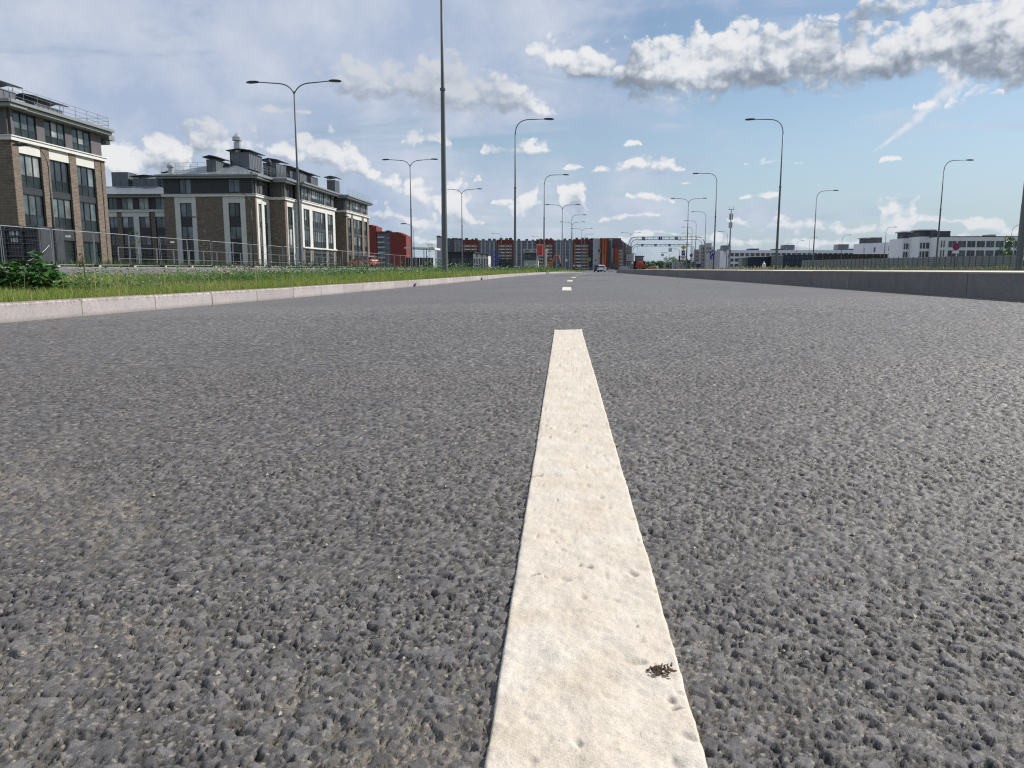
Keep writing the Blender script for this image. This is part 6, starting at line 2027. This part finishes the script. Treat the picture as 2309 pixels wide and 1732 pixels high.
# carpet of clover and broad-leaved weeds between the grasses
def carpet(n, ya, yb, xw, ls, hh, m):
    pt = np.array(scatter_verge(n, ya, yb, xw, 1.3)); pa = patch(pt[:, 0] * 1.4 + 40, pt[:, 1] * 1.4)
    off = np.array([XL(q) for q in pt[:, 1]]) - pt[:, 0]
    keep = (pa > .46) & (off > .35); pt = pt[keep]; pa = pa[keep]
    mb = MB()
    for (x, y, z), a in zip(pt, pa):
        c = Vector((x, y, z + hh * random.uniform(.35, 1.0) * (.5 + 1.4 * (a - .45) / .3))); b0 = random.uniform(0, 6.28)
        for q in range(3):
            b = b0 + q * 2.09; d = Vector((cos(b), sin(b), random.uniform(-.2, .7))) * ls; s = Vector((-sin(b), cos(b), 0)) * ls * .5
            mb.quad(c, c + d * .6 - s, c + d * 1.25, c + d * .6 + s)
    mb.build('clover_carpet', M[m], None, 'stuff')
    fl = MB()
    for (x, y, z), a in list(zip(pt, pa))[::26]:
        p = Vector((x, y, z + hh * random.uniform(.9, 1.5))); r = ls * .42
        fl.tube([p - Vector((0, 0, r)), p, p + Vector((0, 0, r))], [r * .5, r, r * .3], 5)
    fl.build('clover_blossom', M['flower'], None, 'stuff')


carpet(5200, 6, 16, 10, .022, .11, 'leaf'); carpet(4200, 14, 45, 14, .05, .17, 'leaf'); carpet(2000, 40, 110, 14, .10, .32, 'leafd')
gC = 'clover clumps along the left verge'
named = [(195, 8.1, .26, .17, 330, 13, 'white-flowered clover clump right of the large leafy bush'), (300, 9.6, .40, .15, 300, 8, 'low clover clump with white flowers above the third kerb stone'),
         (380, 10.5, .45, .20, 380, 9, 'tall clover clump between the two small white fence tags'), (430, 11.5, .5, .17, 330, 10, 'spreading pink and white clover left of the large double-arm lamp'),
         (330, 8.6, .22, .10, 160, 4, 'small clover tuft on the kerb edge below the second block')]
for (px, y, r, hh, nl, nf, lb) in named: clover(X_at(px, y, 640), y, r, hh, nl, nf, lb, gC)
k = 0
for i in range(30):
    px = 470 + i * 26 + random.uniform(-10, 10); y = 10.8 + (i * .52) ** 1.45 * .9 + random.uniform(-1, 1)
    x = X_at(px, y, 630)
    if x > XL(y) - .5: x = XL(y) - random.uniform(.5, 2.5)
    if x < XE(y) + .5: continue
    s = .5 + .02 * y
    fl = random.choice((0, 4, 8, 12)); hh = random.uniform(.12, .24) * (1 + .02 * y)
    col = 'pink' if i % 5 == 2 else 'white'
    lb = '%s clover clump on the verge, %s counting right from the large double-arm lamp' % ('plain green' if not fl else col + '-flowered', ordn[k % 20] if k < 20 else 'far ' + ordn[k - 20])
    clover(x, y, s * random.uniform(.6, 1.1), hh, int(170 * s) + 60, fl, lb, gC, 'leaf' if i % 3 else 'leafd', 'flowerp' if col == 'pink' else 'flower', .022 + .0012 * y)
    k += 1
# little dead sapling standing on the verge
t = empty('sapling', (X_at(190, 12.5, 620), 12.5, verge_z(X_at(190, 12.5, 620), 12.5))); tag(t, 'thin dark sapling with few dead leaves above the white-flowered clover', 'sapling')
mb = MB(); mb.tube([(0, 0, 0), (.01, 0, .25), (-.01, 0, .5), (0, 0, .62)], [.014, .01, .007, .003], 5); mb.tube([(0, 0, .3), (.07, 0, .36)], .003, 3); mb.tube([(0, 0, .42), (-.07, 0, .47)], .003, 3); mb.tube([(-.02, 0, 0), (-.14, 0, .2), (-.02, .02, .38)], .004, 3); mb.build('stem', M['stem'], t)
M['deadleaf'] = leafmat('dead_leaf', (.05, .035, .02), (.10, .07, .035))
ld = leaf_mesh('leaf', .05, .028, M['deadleaf'])
for k in range(12):
    o = add_obj('leaf', ld, t); o.location = (random.uniform(-.09, .09), random.uniform(-.03, .03), random.uniform(.26, .52)); o.rotation_euler = (random.uniform(-.6, .6), random.uniform(-.5, .9), random.uniform(0, 6.3))
# weeds in kerb joints
for (px, y, lb) in ((948, 16.8, 'small dead weed growing at the foot of the left kerb below the nearest pole'), (1095, 26.5, 'tiny dark weed at the foot of the left kerb further along')):
    t = empty('kerb_weed', (XL(y) + .02, y, road_z(XL(y), y))); tag(t, lb, 'weed', 'weeds at the foot of the left kerb')
    mb = MB()
    for k in range(26):
        a = random.uniform(0, 2 * pi); r = random.uniform(.01, .045); z = random.uniform(.01, .10)
        mb.tri((0, 0, 0), (r * cos(a), r * sin(a), z), (r * cos(a + .5), r * sin(a + .5), z * .8))
    mb.build('foliage', M['deadleaf'], t)


# ---- trees
def tree(label, x, y, zb, H, rw, nclump, m='leafd', trunk=.12, group=None, seed=1):
    R_ = random.Random(seed)
    t = empty('tree', (x, y, zb)); tag(t, label, 'tree', group)
    mb = MB(); mb.tube([(0, 0, -.2), (.03, 0, H * .3), (-.03, .02, H * .62), (0, 0, H * .85)], [trunk, trunk * .75, trunk * .4, trunk * .12], 8)
    for k in range(7):
        a = k * 2.4; z = H * (.28 + .08 * k); mb.tube([(0, 0, z), (rw * .6 * cos(a), rw * .6 * sin(a), z + H * .14)], [trunk * .35, trunk * .1], 5, False)
    mb.build('trunk', M['stem'], t)
    cr = MB()
    for c in range(nclump):
        a = R_.uniform(0, 2 * pi); u = R_.random() ** .5; zz = R_.uniform(.25, 1.0)
        rr = rw * u * (sin(min(1, (zz - .15) / .85) * pi * .86) ** .6)
        cx_, cy_, cz_ = rr * cos(a), rr * sin(a), H * zz
        cs = rw * R_.uniform(.16, .30)
        for k in range(26):
            v = Vector((R_.gauss(0, 1), R_.gauss(0, 1), R_.gauss(0, .8))); v = v.normalized() * cs * R_.uniform(.4, 1.1)
            p = Vector((cx_, cy_, cz_)) + v; s = rw * .055 * R_.uniform(.7, 1.4)
            d1 = Vector((R_.gauss(0, 1), R_.gauss(0, 1), R_.gauss(0, .6))).normalized() * s; d2 = d1.cross(Vector((R_.gauss(0, 1), R_.gauss(0, 1), 1)).normalized()).normalized() * s * .7
            cr.quad(p - d1, p + d2, p + d1, p - d2)
    cr.build('crown', M[m], t)
    return t


p = at_y(2271, 604, 112); tree('round green tree behind the grey fence by the right edge', p.x, 112, .2, at_y(2271, 538, 112).z, 1.35, 70, 'leafd', .12, seed=3)
tree('young conifer before the gap between the brick blocks', X_at(309, 104, 590), 104, .5, 5.3, .95, 26, 'leafd', .05, 'young trees before the brick blocks', 5)
tree('thin young tree with yellow-green leaves before the brick end wall', X_at(461, 70, 590), 70, .5, 2.3, .35, 12, 'grass', .02, 'young trees before the brick blocks', 6)
tree('leggy weed tree left of the nearest pole by the black fence', X_at(970, 60, 600), 60, 0, 2.3, .5, 14, 'grass', .02, 'weed trees near the nearest pole', 7)
tree('bushy green weed at the foot of the nearest pole', X_at(1000, 34, 600), 34, 0, .75, .35, 14, 'leaf', .01, 'weed trees near the nearest pole', 8)
tree('dense green weed right of the nearest pole', X_at(1030, 38, 600), 38, 0, .62, .5, 18, 'leaf', .01, 'weed trees near the nearest pole', 9)
gt = 'dark trees on the horizon'
for i, (px, hgt, y, lb) in enumerate(((1420, 16, 900, 'dark tree right of the plum block'), (1445, 7, 760, 'low dark tree above the tractor'), (1462, 7.5, 790, 'dark tree in the horizon wood, second from its left end'), (1480, 8, 820, 'dark tree in the middle of the horizon wood'), (1497, 8, 800, 'dark tree at the right end of the horizon wood'), (1512, 11, 760, 'taller far tree behind the left green sign arm'), (1552, 8, 700, 'far tree left of the pale stepped blocks'))):
    tree(lb, X_at(px, y, 600), y, -.8, hgt + 1, 8 if i else 4, 44, 'leafd', .3, gt, 20 + i)
wd = MB(); R_ = random.Random(4)
for k in range(9000):
    y = R_.uniform(820, 900); px = R_.uniform(1436, 1520); x = X_at(px, y, 600); zz = R_.random() ** .8 * (6.5 + 1.5 * sin(px * .35) + sin(px * .9)) 
    s = 1.1; d = Vector((R_.gauss(0, 1), R_.gauss(0, .5), R_.gauss(0, 1))).normalized() * s; e2 = Vector((-d.z, 0, d.x)) * .7
    c = Vector((x, y, zz - .5)); wd.quad(c - d, c + e2, c + d, c - e2)
tag(wd.build('distant_wood', M['leafd'], None, 'stuff'), 'low dark wood closing the horizon at the end of the road', 'wood')

# ================================================================== small litter
dm = MB(); R_ = random.Random(9)
M['crumb'] = mat('dried_seed_head', (.13, .09, .06), .9, var=.4, scale=300)
for k in range(70):
    x = R_.gauss(0, .0052); y = R_.gauss(0, .0026); z = abs(R_.gauss(0, .0022)); s = R_.uniform(.0005, .0013)
    a = R_.uniform(0, 3.1); dm.tube([(x, y, z), (x + s * 2.4 * cos(a), y + s * 2.4 * sin(a), z + R_.uniform(-.001, .002))], [s, s * .5], 4)
o = dm.build('seed_head', M['crumb']); o.location = (.081, .572, .0050); tag(o, 'tiny dark dried seed head lying near the right edge of the close white line', 'seed head')
# loose grit on the road
M['grit'] = mat('pale_grit', (.42, .38, .31), .8, var=.3, scale=200)
gm = MB()
for k in range(420):
    y = .5 + 9 * R_.random() ** 1.6; x = R_.uniform(-.6, .6) * (y + .3)
    if x < XL(y) + .1 or x > 3.6 or -.06 < x < .11: continue
    s = R_.uniform(.0012, .0030) * (1 + .12 * y); z = .02 * x + .0008
    i = len(gm.v); pts_ = [(x + s * R_.uniform(.7, 1.3) * cx1, y + s * R_.uniform(.7, 1.3) * cy1, z + s * cz1 * .8) for cx1, cy1, cz1 in ((1, 0, 0), (0, 1, 0), (-1, 0, 0), (0, -1, 0), (0, 0, 1), (0, 0, -1))]
    gm.v += pts_; gm.f += [tuple(i + q for q in f_) for f_ in ((0, 1, 4), (1, 2, 4), (2, 3, 4), (3, 0, 4), (1, 0, 5), (2, 1, 5), (3, 2, 5), (0, 3, 5))]
tag(gm.build('loose_grit', M['grit'], None, 'stuff'), 'pale grains of grit scattered over the asphalt', 'grit')
